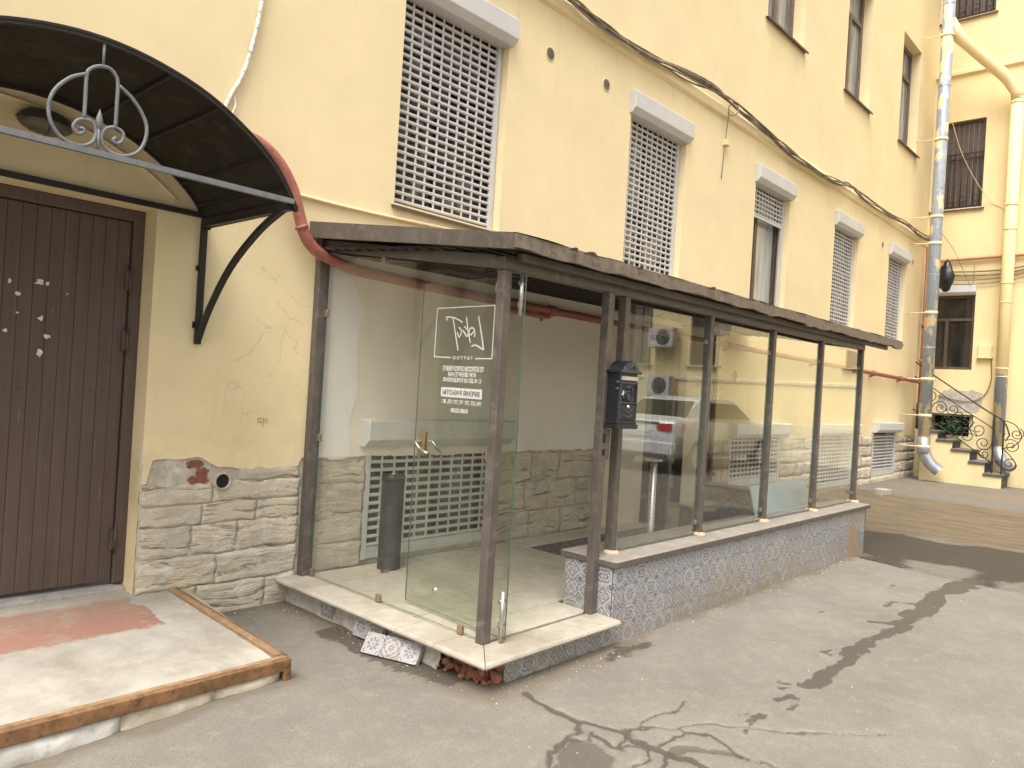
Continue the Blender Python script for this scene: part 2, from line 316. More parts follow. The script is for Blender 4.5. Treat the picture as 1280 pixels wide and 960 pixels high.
# ------------------------------------------------------------------ mesh helpers
class MB:
    def __init__(s): s.v = []; s.f = []; s.mi = []; s.sm = []
    def add(s, vs_, fs, mi=0, sm=False):
        o = len(s.v); s.v += [tuple(v) for v in vs_]; s.f += [tuple(i+o for i in f) for f in fs]; s.mi += [mi]*len(fs); s.sm += [sm]*len(fs); return s
    def box(s, x0, x1, y0, y1, z0, z1, mi=0):
        v = [(x, y, z) for z in (z0, z1) for y in (y0, y1) for x in (x0, x1)]
        return s.add(v, [(0, 2, 3, 1), (4, 5, 7, 6), (0, 1, 5, 4), (2, 6, 7, 3), (0, 4, 6, 2), (1, 3, 7, 5)], mi)
    def hexa(s, bot, top, mi=0):
        return s.add(list(bot)+list(top), [(3, 2, 1, 0), (4, 5, 6, 7)]+[(i, (i+1) % 4, (i+1) % 4+4, i+4) for i in range(4)], mi)
    def prism(s, poly, f0, f1, mi=0):
        n = len(poly); v = [f0(*p) for p in poly]+[f1(*p) for p in poly]
        return s.add(v, [tuple(range(n-1, -1, -1)), tuple(range(n, 2*n))]+[(i, (i+1) % n, (i+1) % n+n, i+n) for i in range(n)], mi)
    def bar(s, p, q, wd, ht, mi=0, upv=(0, 0, 1)):
        p, q = Vector(p), Vector(q); d = (q-p).normalized(); u = Vector(upv)
        if abs(d.dot(u)) > .98: u = Vector((0, 1, 0))
        a = d.cross(u).normalized(); b = a.cross(d)
        o = [a*wd/2*i+b*ht/2*j for i, j in ((-1, -1), (1, -1), (1, 1), (-1, 1))]
        return s.hexa([p+k for k in o], [q+k for k in o], mi)
    def tube(s, pts, r, n=8, mi=0, cap=True, sm=True):
        pts = [Vector(p) for p in pts]; rs = r if isinstance(r, (list, tuple)) else [r]*len(pts)
        vv = []; nrm = None
        for i, p in enumerate(pts):
            d = (pts[min(i+1, len(pts)-1)]-pts[max(i-1, 0)]).normalized()
            if nrm is None:
                nrm = d.orthogonal().normalized()
            nrm = (nrm-d*nrm.dot(d)).normalized(); b = d.cross(nrm)
            for k in range(n):
                a = 2*math.pi*k/n; vv.append(p+(nrm*math.cos(a)+b*math.sin(a))*rs[i])
        fs = [(i*n+k, i*n+(k+1) % n, (i+1)*n+(k+1) % n, (i+1)*n+k) for i in range(len(pts)-1) for k in range(n)]
        s.add(vv, fs, mi, sm)
        if cap:
            o = len(s.v)-len(vv); s.f += [tuple(o+k for k in range(n-1, -1, -1)), tuple(o+len(vv)-n+k for k in range(n))]; s.mi += [mi]*2; s.sm += [False]*2
        return s
    def lathe(s, c, prof, n=20, mi=0, axis='Z', sm=True):
        vv = []
        for r, h in prof:
            for k in range(n):
                a = 2*math.pi*k/n; p = (r*math.cos(a), r*math.sin(a), h)
                if axis == 'Y': p = (p[0], p[2], p[1])
                if axis == 'X': p = (p[2], p[0], p[1])
                vv.append((c[0]+p[0], c[1]+p[1], c[2]+p[2]))
        fs = [(i*n+k, i*n+(k+1) % n, (i+1)*n+(k+1) % n, (i+1)*n+k) for i in range(len(prof)-1) for k in range(n)]
        return s.add(vv, fs, mi, sm)
    def build(s, name, mats, parent=None, origin=None, bevel=0, fixn=True):
        me = bpy.data.meshes.new(name)
        o = Vector(origin) if origin is not None else (worigin(parent) if parent else Vector((0, 0, 0)))
        me.from_pydata([tuple(Vector(v)-o) for v in s.v], [], s.f)
        for mm in (mats if isinstance(mats, (list, tuple)) else [mats]): me.materials.append(mm)
        me.polygons.foreach_set('material_index', s.mi); me.polygons.foreach_set('use_smooth', s.sm); me.update()
        if fixn or bevel:
            b = bmesh.new(); b.from_mesh(me)
            if fixn: bmesh.ops.recalc_face_normals(b, faces=b.faces)
            if bevel:
                es = [e for e in b.edges if len(e.link_faces) == 2 and e.calc_face_angle(0) > .6]
                bmesh.ops.bevel(b, geom=es, offset=bevel, segments=2 if bevel > .004 else 1, profile=.5, affect='EDGES')
            b.to_mesh(me); b.free()
        ob = bpy.data.objects.new(name, me); C.objects.link(ob)
        if parent: ob.parent = parent; ob.location = o-worigin(parent)
        else: ob.location = o
        return ob
def worigin(o):
    v = Vector((0, 0, 0))
    while o: v += Vector(o.location); o = o.parent
    return v
def tag(o, label=None, cat=None, group=None, kind=None):
    if label: o['label'] = label
    if cat: o['category'] = cat
    if group: o['group'] = group
    if kind: o['kind'] = kind
    return o
def thing(name, label, cat, loc, group=None):
    o = bpy.data.objects.new(name, None); C.objects.link(o); o.location = loc; o.empty_display_size = .1
    return tag(o, label, cat, group)
def inst(name, mesh, parent, loc, rot=(0, 0, 0), scale=None):
    o = bpy.data.objects.new(name, mesh); C.objects.link(o); o.parent = parent
    o.location = Vector(loc)-worigin(parent); o.rotation_euler = rot
    if scale: o.scale = scale
    return o
def mesh_of(name, mb, mats, bevel=0):
    o = mb.build(name, mats, bevel=bevel, origin=(0, 0, 0)); me = o.data; bpy.data.objects.remove(o); return me
def smooth_pts(pts, k=5):
    P = [Vector(p) for p in pts]; out = []
    for i in range(len(P)-1):
        a, b, c, d = P[max(i-1, 0)], P[i], P[i+1], P[min(i+2, len(P)-1)]
        for j in range(k):
            t = j/k; out.append(.5*((2*b)+(c-a)*t+(2*a-5*b+4*c-d)*t*t+(3*b-a-3*c+d)*t**3))
    out.append(P[-1]); return out

# numpy value noise
_rs = np.random.RandomState(3); _T = _rs.rand(256, 256)
def vnoise(x, y):
    xi = np.floor(x).astype(int); yi = np.floor(y).astype(int); fx = x-xi; fy = y-yi
    fx = fx*fx*(3-2*fx); fy = fy*fy*(3-2*fy)
    g = lambda a, b: _T[a % 256, b % 256]
    return (g(xi, yi)*(1-fx)+g(xi+1, yi)*fx)*(1-fy)+(g(xi, yi+1)*(1-fx)+g(xi+1, yi+1)*fx)*fy
def fbm(x, y, o=5):
    s = 0; a = .5
    for i in range(o): s = s+a*vnoise(x*2**i+17*i, y*2**i+31*i); a *= .5
    return s/(1-.5**o)
def S(a, b, x):
    t = np.clip((x-a)/(b-a), 0, 1); return t*t*(3-2*t)
def gz(x, y=0): return .16*S(5.6, 12, x)-.06*S(-.9, -2.2, x)

# ------------------------------------------------------------------ ground
def seg_d(x, y, a, b):
    ax, ay = a; bx, by = b; dx, dy = bx-ax, by-ay
    t = np.clip(((x-ax)*dx+(y-ay)*dy)/(dx*dx+dy*dy+1e-9), 0, 1)
    return np.hypot(x-ax-t*dx, y-ay-t*dy)
def line_d(x, y, pts): return np.min([seg_d(x, y, pts[i], pts[i+1]) for i in range(len(pts)-1)], axis=0)
def poly_sd(x, y, pts):
    d = line_d(x, y, pts+[pts[0]]); ins = np.zeros(x.shape, bool); n = len(pts)
    for i in range(n):
        x1, y1 = pts[i]; x2, y2 = pts[(i+1) % n]
        if y1 == y2: continue
        ins ^= ((y1 > y) != (y2 > y)) & (x < (x2-x1)*(y-y1)/(y2-y1)+x1)
    return np.where(ins, -d, d)
def ground():
    xs = np.concatenate([[-70, -40, -20, -10, -6, -4.2], np.arange(-3.2, -.8, .02), np.arange(-.8, 1.4, .01), np.arange(1.4, 8, .02), np.arange(8, 15.5, .04), [17, 22, 30, 45, 70]])
    ys = np.concatenate([[-70, -45, -30, -20, -14, -10, -8, -6.5, -5.8], np.arange(-5.2, -3.4, .02), np.arange(-3.4, -1.9, .01), np.arange(-1.9, .06, .02), [.5, 2, 10, 40, 70]])
    Xg, Yg = np.meshgrid(xs, ys, indexing='ij'); x = Xg.ravel(); y = Yg.ravel()
    n1 = fbm(x*2.2, y*2.2); n2 = fbm(x*9+40, y*9); n3 = fbm(x*.7+9, y*.7)
    z = gz(x)+(n1-.5)*.012+(n2-.5)*.004
    jx = x+(fbm(x*4+3, y*4)-.5)*.16+(n2-.5)*.06; jy = y+(fbm(x*4+80, y*4+5)-.5)*.16+(fbm(x*11, y*11+60)-.5)*.06
    wet = np.zeros(x.shape)
    for pts, r in (([(5.5, -3.12), (5.164, -3.079), (4.549, -3.051), (3.965, -3.067), (3.515, -3.064)], .085), ([(3.42, -3.13), (3.25, -3.08), (3.113, -3.006), (3.074, -2.920)], .045),
                   ([(2.746, -3.060), (2.238, -3.064), (1.798, -3.068), (1.413, -3.071)], .055), ([(1.145, -3.066), (1.019, -3.030)], .03), ([(0.817, -3.055), (0.661, -3.074)], .022), ([(1.22, -3.0), (1.30, -3.02)], .014), ([(.95, -3.12), (1.05, -3.11)], .016), ([(.72, -2.99), (.78, -3.0)], .012), ([(1.33, -2.96), (1.37, -3.0)], .02), ([(.52, -3.10), (.57, -3.09)], .010), ([(2.0, -2.93), (2.12, -2.94)], .012), ([(4.35, -2.62), (4.5, -2.63)], .012), ([(2.95, -2.55), (3.0, -2.56)], .012),
                   ([(3.911, -2.961), (3.857, -2.853), (3.645, -2.838)], .02), ([(3.2, -3.1), (2.8, -3.08)], .05)):
        wet = np.maximum(wet, np.clip(.5+(r-line_d(jx, jy, pts))/.07, 0, 1))
    crack = np.zeros(x.shape)
    kx = x+(n2-.5)*.10; ky = y+(fbm(x*13, y*13+60)-.5)*.08
    for pts, r in (([(.027, -2.122), (.015, -2.261), (.004, -2.392), (.013, -2.520), (.045, -2.624), (.083, -2.706), (.036, -2.801), (.034, -2.892), (.054, -2.977), (.059, -3.2)], .020),
                   ([(.004, -2.526), (-.075, -2.587), (-.200, -2.580), (-.375, -2.636), (-.468, -2.703)], .012), ([(.108, -2.689), (.149, -2.736), (.235, -2.807), (.307, -2.867), (.281, -2.933), (.15, -2.92), (.047, -2.904)], .009),
                   ([(-.093, -2.786), (-.016, -2.804), (.018, -2.902), (-.084, -2.948), (-.163, -2.923)], .009), ([(-.044, -2.613), (-.098, -2.758), (-.066, -2.808)], .014),
                   ([(.307, -2.867), (.5, -2.97), (.75, -3.3), (1.1, -3.6)], .006), ([(.083, -2.706), (.2, -2.74), (.36, -2.72), (.5, -2.76), (.62, -2.74)], .008), ([(.2, -2.74), (.22, -2.80)], .008), ([(.054, -2.977), (-.1, -3.02), (-.2, -3.1)], .014), ([(.28, -2.933), (.36, -3.02), (.3, -3.2)], .012), ([(-.2, -2.58), (-.12, -2.66), (-.044, -2.613)], .008), ([(.1, -2.72), (.02, -2.76), (-.09, -2.786)], .010)):
        crack = np.maximum(crack, np.clip(.5+(r-line_d(kx, ky, pts))/.05, 0, 1))
    pat = [(-.242, -2.591), (-.13, -2.59), (-.123, -2.714), (-.158, -2.841), (-.246, -2.893), (-.354, -2.958), (-.542, -2.796), (-.468, -2.703)]
    patch = np.clip(.5-(poly_sd(kx, ky, pat)+.01)/.07, 0, 1)
    ring = np.clip(.5+(.03-np.abs(np.hypot(kx-.02, ky+3.25)-.27))/.06, 0, 1)
    patch = np.maximum(patch, ring*(fbm(x*6, y*6) > .42))
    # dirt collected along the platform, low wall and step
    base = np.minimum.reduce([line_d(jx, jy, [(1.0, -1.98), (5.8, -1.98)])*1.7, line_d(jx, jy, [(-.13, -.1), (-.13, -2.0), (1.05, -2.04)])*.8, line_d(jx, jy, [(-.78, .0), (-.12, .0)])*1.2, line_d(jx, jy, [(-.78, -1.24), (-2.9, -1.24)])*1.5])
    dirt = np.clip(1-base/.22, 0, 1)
    puddle = np.clip(.5+(.1-line_d(jx, jy, [(-.2, -.75), (-.22, -1.35), (-.12, -1.75)]))/.1, 0, 1)
    puddle = np.maximum(puddle, np.clip(.5+(.05-line_d(jx, jy, [(.8, -2.12), (1.2, -2.08)]))/.1, 0, 1))
    wet = np.maximum(wet, puddle*.9)
    # far yard beyond the porch
    seam_x = np.interp(-y, [1.9, 2.6, 3.0, 3.54, 6], [5.52, 5.32, 5.24, 5.22, 5.1])
    new = (x > seam_x).astype(float)*(y > -20)
    dw = [(7.3, -1.4), (7.41, -1.96), (7.18, -2.54), (7.56, -2.88), (7.54, -3.19), (7.3, -4.2), (6.4, -4.0), (5.9, -3.4), (5.3, -3.3), (5.325, -3.133), (6.02, -3.01), (6.06, -2.765), (5.86, -2.45), (4.94, -2.56), (5.15, -2.28), (5.09, -2.06), (5.5, -1.8), (6.0, -1.2)]
    dk = np.clip(.5-poly_sd(jx+(n1-.5)*.5, jy+(n1-.5)*.5, dw)/.35, 0, 1)*new
    br = [(5.9, -.0), (7.3, -1.4), (7.41, -1.96), (7.39, -2.55), (7.68, -3.17), (7.6, -5), (11, -4), (10.83, -2.7), (11.05, -1.77), (10.9, -.9), (11.2, -.0)]
    bw = np.clip(.5-poly_sd(jx+(n1-.5)*.8, jy+(n1-.5)*.5, br)/.7, 0, 1)
    og = np.clip(.5+(.30-line_d(jx+(n1-.5)*.6, jy, [(12.6, -.4), (12.9, -.9), (12.75, -1.6), (12.7, -3.2)]))/.35, 0, 1)
    z = z-crack*.012-patch*.012+np.where(new > 0, -.012, 0)
    nx, ny = len(xs), len(ys)
    idx = np.arange(nx*ny).reshape(nx, ny)
    f = np.stack([idx[:-1, :-1], idx[1:, :-1], idx[1:, 1:], idx[:-1, 1:]], -1).reshape(-1, 4)
    cx = (xs[:-1, None]+xs[1:, None])/2+0*ys[None, :-1]; cy = (ys[None, :-1]+ys[None, 1:])/2+0*xs[:-1, None]
    keep = ~((cx > 0.0) & (cx < 5.82) & (cy > -1.9) & (cy < .05)).ravel() & ~((cx > 3.9) & (cx < 5.3) & (cy > -.1) & (cy < 2.1)).ravel()
    f = f[keep]
    me = bpy.data.meshes.new('courtyard_ground'); me.vertices.add(len(x)); me.vertices.foreach_set('co', np.stack([x, y, z], 1).ravel())
    me.loops.add(f.size); me.loops.foreach_set('vertex_index', f.ravel()); me.polygons.add(len(f))
    me.polygons.foreach_set('loop_start', np.arange(0, f.size, 4)); me.polygons.foreach_set('use_smooth', np.ones(len(f), bool)); me.update(calc_edges=True)
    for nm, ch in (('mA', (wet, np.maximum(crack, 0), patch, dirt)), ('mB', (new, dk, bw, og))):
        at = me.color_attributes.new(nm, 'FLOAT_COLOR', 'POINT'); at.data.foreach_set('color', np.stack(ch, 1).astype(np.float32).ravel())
    t = NT('worn_asphalt'); p = t.pos()
    A = t.n('Attribute', attribute_name='mA'); B = t.n('Attribute', attribute_name='mB')
    a = t.n('SeparateColor', {0: A.outputs['Color']}); b = t.n('SeparateColor', {0: B.outputs['Color']})
    n1_, n2_, n3_, n4_ = t.noise(p, 1.4, 6, .65), t.noise(p, 60, 4, .7), t.noise(p, 9, 6, .7), t.noise(p, 260, 2)
    edge = lambda m_, k=.5, wdt=.06: t.ramp(t.math('ADD', m_, t.math('MULTIPLY', t.math('SUBTRACT', n3_, .5), k)), .5-wdt, .5+wdt)
    c = t.mix(t.ramp(n1_, .32, .68), (.172, .157, .133), (.232, .212, .180))
    c = t.mix(t.math('MULTIPLY', t.ramp(n3_, .5, .72), .35), c, (.36, .325, .265))
    c = t.mix(t.math('MULTIPLY', t.ramp(n2_, .50, .66), .42), c, (.15, .128, .10))
    c = t.mix(t.math('MULTIPLY', t.ramp(t.noise(t.scale(p, (1.2, 3.2, 1)), 2.2, 6, .7), .5, .68), .30), c, (.19, .16, .122))
    c = t.mix(t.math('MULTIPLY', t.ramp(t.noise(p, 24, 3, .8), .70, .735), .6), c, (.10, .085, .065))
    c = t.mix(t.math('MULTIPLY', t.ramp(n4_, .60, .68), .40), c, (.44, .41, .35))
    g1 = t.noise(p, 130, 3, .8); c = t.mix(t.math('MULTIPLY', t.ramp(g1, .54, .64), .42), c, (.125, .108, .085)); c = t.mix(t.math('MULTIPLY', t.ramp(g1, .46, .36), .35), c, (.36, .33, .28))
    nw = t.mix(t.ramp(n3_, .35, .65), (.135, .118, .098), (.185, .165, .135)); c = t.mix(t.math('MULTIPLY', b.outputs[0], .8), c, nw)
    c = t.mix(t.math('MULTIPLY', edge(b.outputs[2], .55, .18), .75), c, t.mix(t.ramp(t.noise(t.scale(p, (2.6, .7, 1)), 2.4, 6, .7), .35, .65), (.085, .066, .043), (.185, .135, .072)))
    c = t.mix(t.math('MULTIPLY', edge(b.outputs[1], .9, .14), .85), c, t.mix(n3_, (.022, .019, .016), (.048, .041, .034)))
    c = t.mix(t.math('MULTIPLY', edge(B.outputs['Alpha'], .9, .2), .38), c, (.25, .165, .075))
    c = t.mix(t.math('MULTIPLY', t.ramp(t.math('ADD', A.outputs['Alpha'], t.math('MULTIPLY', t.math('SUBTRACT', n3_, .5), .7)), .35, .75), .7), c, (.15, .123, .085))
    c = t.mix(t.math('MULTIPLY', t.ramp(t.math('ADD', a.outputs[0], t.math('ADD', t.math('MULTIPLY', t.math('SUBTRACT', n3_, .5), .7), t.math('MULTIPLY', t.math('SUBTRACT', t.noise(t.scale(p, (7, 24, 1)), 1, 5, .7), .5), 1.5))), .42, .62), .80), c, t.mix(n2_, (.048, .040, .031), (.085, .072, .056)))
    c = t.mix(t.math('MULTIPLY', edge(a.outputs[2], .5, .08), .88), c, t.mix(n2_, (.075, .064, .05), (.15, .13, .105)))
    c = t.mix(t.math('MULTIPLY', edge(a.outputs[1], .45, .10), .85), c, (.075, .062, .047))
    rgh = t.ramp(t.math('MAXIMUM', edge(b.outputs[1], .4, .1), a.outputs[0]), 0, 1, .9, .62)
    t.bsdf(c, rgh, 0, t.bump(t.math('ADD', t.math('MULTIPLY', n2_, 1.0), t.math('MULTIPLY', n4_, .8)), .6, .008), .25)
    me.materials.append(t.m)
    ob = bpy.data.objects.new('courtyard_ground', me); C.objects.link(ob); ob['kind'] = 'structure'
ground()
exec_rest = True

# ================================================================== yellow building
bld = thing('yellow_building', 'long yellow plastered courtyard building with shuttered windows and a rough stone plinth', 'building', (0, 0, 0))
ID = lambda u, d, z: (u, d, z)
XW = 15.32
WING = lambda u, d, z: (XW+d, -u, z)
def mapped(mb, fm): mb.v = [fm(*v) for v in mb.v]; return mb
def wall_cells(mb, u0, u1, z0, z1, ops, mi=0):
    us = sorted({u0, u1} | {o[k] for o in ops for k in (0, 1) if u0 < o[k] < u1}); zs = sorted({z0, z1} | {o[k] for o in ops for k in (2, 3) if z0 < o[k] < z1})
    for i in range(len(us)-1):
        for j in range(len(zs)-1):
            cu, cz = (us[i]+us[i+1])/2, (zs[j]+zs[j+1])/2
            if any(o[0] < cu < o[1] and o[2] < cz < o[3] for o in ops): continue
            a, b, c, d = us[i], us[i+1], zs[j], zs[j+1]
            mb.add([(a, 0, c), (b, 0, c), (b, 0, d), (a, 0, d)], [(0, 1, 2, 3)], mi)
    for o in ops:
        a, b, c, d, dep = o; c2 = max(c, z0)
        mb.add([(a, 0, c2), (a, dep, c2), (a, dep, d), (a, 0, d)], [(0, 1, 2, 3)], mi)
        mb.add([(b, dep, c2), (b, 0, c2), (b, 0, d), (b, dep, d)], [(0, 1, 2, 3)], mi)
        mb.add([(a, 0, d), (a, dep, d), (b, dep, d), (b, 0, d)], [(0, 1, 2, 3)], mi)
        if c > z0: mb.add([(a, dep, c), (a, 0, c), (b, 0, c), (b, dep, c)], [(0, 1, 2, 3)], mi)
    return mb
PZ = 1.06
W1 = [(.63, 1.80), (3.73, 4.90), (6.79, 7.95), (9.80, 10.96), (12.72, 13.87)]
UP = [(-2.2, -.95), (.75, 1.98), (3.80, 5.05), (6.84, 8.10), (9.86, 11.08), (12.86, 14.08)]
BS = [(.52, 1.97, .20, 1.08), (6.50, 8.12, .40, 1.10), (9.55, 11.28, .18, 1.10), (12.42, 13.85, .26, 1.14)]
ops = [(-2.49, -1.13, .2, 2.53, .30), (4.20, 5.06, -1.1, 2.42, .75)]
ops += [(a, b, 2.96, 4.70, .25) for a, b in W1] + [(a, b, 6.92, 9.05, .30) for a, b in UP] + [(a, b, 10.6, 12.4, .3) for a, b in UP] + [(a, b, c, d, .25) for a, b, c, d in BS]
mb = MB(); wall_cells(mb, -7, XW, PZ, 13.2, ops)
mb.build('wall', M['plaster'], bld, fixn=False)
# ragged lower edge of the plaster, with its own thickness
mb = MB(); gaps = [(-2.49, -1.13), (.5, 1.99), (4.20, 5.06), (6.48, 8.14), (9.53, 11.3), (12.4, 13.87)]
spans = []; x = -7
for a, b in gaps: spans.append((x, a)); x = b
spans.append((x, XW))
def ragged(mb, a, b, fn, zt, y0=0, y1=.03):
    n = max(2, int((b-a)/.03)); px = [a+(b-a)*i/n for i in range(n+1)]; pz = [fn(v) for v in px]
    for i in range(n):
        p, q = px[i], px[i+1]
        mb.add([(p, y0, pz[i]), (q, y0, pz[i+1]), (q, y0, zt), (p, y0, zt)], [(0, 1, 2, 3)])
        mb.add([(p, y1, pz[i]), (q, y1, pz[i+1]), (q, y0, pz[i+1]), (p, y0, pz[i])], [(0, 1, 2, 3)])
def edge_z(x):
    base = 1.0
    if -1.13 <= x <= -.05: base = float(np.interp(x, [-1.13, -1.09, -1.08, -.78, -.66, -.45, -.05], [.88, .885, 1.015, 1.03, .955, .93, .955]))
    elif x > 5.06: base = 1.06-.02
    return base+(float(fbm(np.array([x*9.0]), np.array([3.3]))[0])-.5)*.05
for a, b in spans: ragged(mb, a, b, edge_z, PZ)
mb.build('plaster_edge', M['plaster'], bld, fixn=False)
# mortar bed and individual plinth stones
mb = MB()
for a, b in [(-7, -2.49), (-1.13, .52), (1.97, 4.20), (5.06, 6.50), (8.12, 9.55), (11.28, 12.42), (13.85, XW)]: mb.add([(a, .011, -.2), (b, .011, -.2), (b, .011, PZ), (a, .011, PZ)], [(0, 1, 2, 3)])
for a, b, c, d in BS:
    mb.add([(a, .035, -.2), (b, .035, -.2), (b, .035, c), (a, .035, c)], [(0, 1, 2, 3)])
    for u, s in ((a, 1), (b, -1)): mb.add([(u, .035, c), (u, .25, c), (u, .25, PZ), (u, .035, PZ)], [(0, 1, 2, 3)])
    mb.add([(a, .035, c), (b, .035, c), (b, .25, c), (a, .25, c)], [(0, 1, 2, 3)])
for u in (-1.13,): mb.add([(u, .022, -.1), (u, .30, -.1), (u, .30, PZ), (u, .022, PZ)], [(0, 1, 2, 3)], 1)
mb.build('mortar_bed', [M['mortar'], M['plaster']], bld, fixn=False)
def stone(x0, x1, z0, z1, fine, seed, mat='stone'):
    st = .028 if fine else .07
    nx, nz = max(2, round((x1-x0)/st)), max(2, round((z1-z0)/(st*.8))); rr = random.Random(seed); off = rr.uniform(-.003, .003)
    X = np.linspace(x0, x1, nx+1); Z = np.linspace(z0, z1, nz+1); gx, gzz = np.meshgrid(X, Z, indexing='ij')
    d = (fbm(gx*5, gzz*19+gx*2)-.5)*.026+(fbm(gx*20, gzz*34)-.5)*.020
    y = .003+off+d
    ex = np.minimum(np.minimum(gx-x0, x1-gx), np.minimum(gzz-z0, z1-gzz)); y = np.where(ex < 1e-6, y+.003, y)
    jx = gx+(fbm(gx*13+5, gzz*13)-.5)*.035; jz = gzz+(fbm(gx*13, gzz*13+9)-.5)*.035
    mb = MB(); cx, cz = (x0+x1)/2, (z0+z1)/2
    mb.v = [(float(jx[i, j]), float(y[i, j]), float(jz[i, j])) for i in range(nx+1) for j in range(nz+1)]
    k = lambda i, j: i*(nz+1)+j
    for i in range(nx):
        for j in range(nz): mb.f.append((k(i, j), k(i+1, j), k(i+1, j+1), k(i, j+1)))
    loop = [k(i, 0) for i in range(nx+1)]+[k(nx, j) for j in range(1, nz+1)]+[k(i, nz) for i in range(nx-1, -1, -1)]+[k(0, j) for j in range(nz-1, 0, -1)]
    n0 = len(mb.v); mb.v += [(mb.v[i][0], .05, mb.v[i][2]) for i in loop]
    for q in range(len(loop)):
        r_ = (q+1) % len(loop); mb.f.append((loop[r_], loop[q], n0+q, n0+r_))
    mb.mi = [0]*len(mb.f); mb.sm = [True]*len(mb.f)
    return mb.build('stone', M[mat], bld, origin=(cx, 0, cz), fixn=False)
def plinth(a, b, zs, fine, seed, wmin=.30, wmax=.62):
    rr = random.Random(seed)
    for j in range(len(zs)-1):
        x = a
        while x < b-.01:
            wd = rr.uniform(wmin, wmax)
            if b-x-wd < .2: wd = b-x
            g = .0025
            stone(x+g, x+wd-g, zs[j]+g, zs[j+1]-g, fine, seed*100+j*20+int(x*7) % 19)
            x += wd
# the exposed stretch between the door and the porch
plinth(-1.12, -.04, [-.04, .20, .40, .60, .73, .86], True, 3)
stone(-.50, -.05, .865, .955, True, 41)
mb = MB(); n = 14                                  # grey render patch with bare brick under the plaster
for i in range(n):
    for j in range(5):
        xa, xb = -1.075+i*.55/n, -1.075+(i+1)*.55/n; za, zb = .872+j*.034, .872+(j+1)*.034
        h = lambda u, v: .013-(float(fbm(np.array([u*9]), np.array([v*12]))[0])-.5)*.016
        mb.add([(xa, h(xa, za), za), (xb, h(xb, za), za), (xb, h(xb, zb), zb), (xa, h(xa, zb), zb)], [(0, 1, 2, 3)], 0, True)
mb.build('render_patch', M['patch_mortar'], bld, fixn=False)
for (bx, bz, bw, bh, sd) in [(-.80, .985, .12, .055, 1), (-.755, .925, .10, .06, 2), (-.775, .878, .16, .055, 3)]:
    mb = MB(); nn = 22; pts = [(bx+bw/2*math.copysign(abs(math.cos(2*math.pi*k/nn))**.6, math.cos(2*math.pi*k/nn))*random.Random(sd*9+k).uniform(.55, 1.1), bz+bh/2*math.copysign(abs(math.sin(2*math.pi*k/nn))**.6, math.sin(2*math.pi*k/nn))*random.Random(sd*5+k).uniform(.6, 1.2)) for k in range(nn)]
    mb.prism(pts, lambda u, v: (u, .006-.004*(sd == 2), v), lambda u, v: (u, .03, v)); mb.build('bare_brick', M['brick'], bld, origin=(bx, 0, bz))
plinth(.04, .52, [.16, .36, .58, .80, .985], True, 5)
plinth(1.99, 3.45, [.16, .42, .70, .985], True, 6, .34, .5)
plinth(5.06, 6.49, [-.1, .25, .46, .66, .86, 1.03], False, 7)
plinth(8.13, 9.54, [-.05, .24, .46, .66, .86, 1.04], False, 8)
plinth(11.29, 12.41, [.02, .24, .46, .66, .86, 1.05], False, 9)
plinth(13.86, XW-.02, [.05, .28, .50, .70, .90, 1.06], False, 10)
plinth(6.49, 8.13, [.02, .39], False, 11); plinth(12.42, 13.86, [.02, .25], False, 12); plinth(-4.2, -2.5, [-.1, .2, .4, .6, .8, .97], False, 13)
# old clay drain stub in the plinth
mb = MB(); mb.lathe((-.625, 0, .868), [(.045, .02), (.046, -.022), (.052, -.028), (.059, -.020), (.063, .03)], 18, 0, 'Y'); mb.lathe((-.625, 0, .868), [(.0001, -.004), (.030, -.003), (.046, -.008)], 18, 1, 'Y')
mb.build('drain_stub', [M['terracotta'], M['hole']], bld, fixn=False)
# interior plaster skins of the porch, proud of the wall
mb = MB()
def skin(mb, a, b, z0, z1, y): mb.add([(a, y, z0), (b, y, z0), (b, y, z1), (a, y, z1), (a, 0.01, z0), (b, .01, z0), (b, .01, z1), (a, .01, z1)], [(0, 1, 2, 3), (4, 5, 1, 0), (3, 2, 6, 7), (4, 0, 3, 7), (1, 5, 6, 2)])
skin(mb, .03, 3.45, 1.06, 2.50, -.006); ragged(mb, .03, 3.45, lambda x: .992+(float(fbm(np.array([x*8.0]), np.array([7.7]))[0])-.5)*.06, 1.06, -.006, .01); mb.build('painted_panel', M['plaster_in'], bld, fixn=False)
mb = MB(); pts = [(.05, 1.0), (.35, 1.0), (.33, 1.25), (.40, 1.5), (.36, 1.8), (.40, 2.1), (.30, 2.3), (.18, 2.37), (.05, 2.4)]
mb.prism(pts, lambda u, v: (u, -.0095, v), lambda u, v: (u, -.004, v)); mb.build('filler_patch', M['plaster_white'], bld)
mb = MB(); mb.box(3.45, 4.20, -.10, .04, .17, 2.44); mb.box(5.06, 5.66, -.10, .04, .3, 2.44); mb.build('door_surround', M['plaster_beige'], bld)
# basement doorway inside the porch
mb = MB(); mb.box(4.20, 5.06, .13, .75, -1.1, 2.42); dr = mb.build('basement_door', M['pane_dark'], bld)
mb = MB(); mb.box(4.2, 4.26, .07, .13, -1.1, 2.42); mb.box(5.0, 5.06, .07, .13, -1.1, 2.42); mb.box(4.26, 5.0, .07, .13, 2.36, 2.42); mb.box(4.26, 5.0, .08, .13, .85, .91); mb.build('door_frame', M['frame_brown'], dr)
mb = MB(); mb.box(4.19, 4.2, -.1, .75, -1.1, .2); mb.box(5.06, 5.07, -.1, .75, -1.1, 1.1); mb.build('door_reveal', M['plaster_beige'], bld)

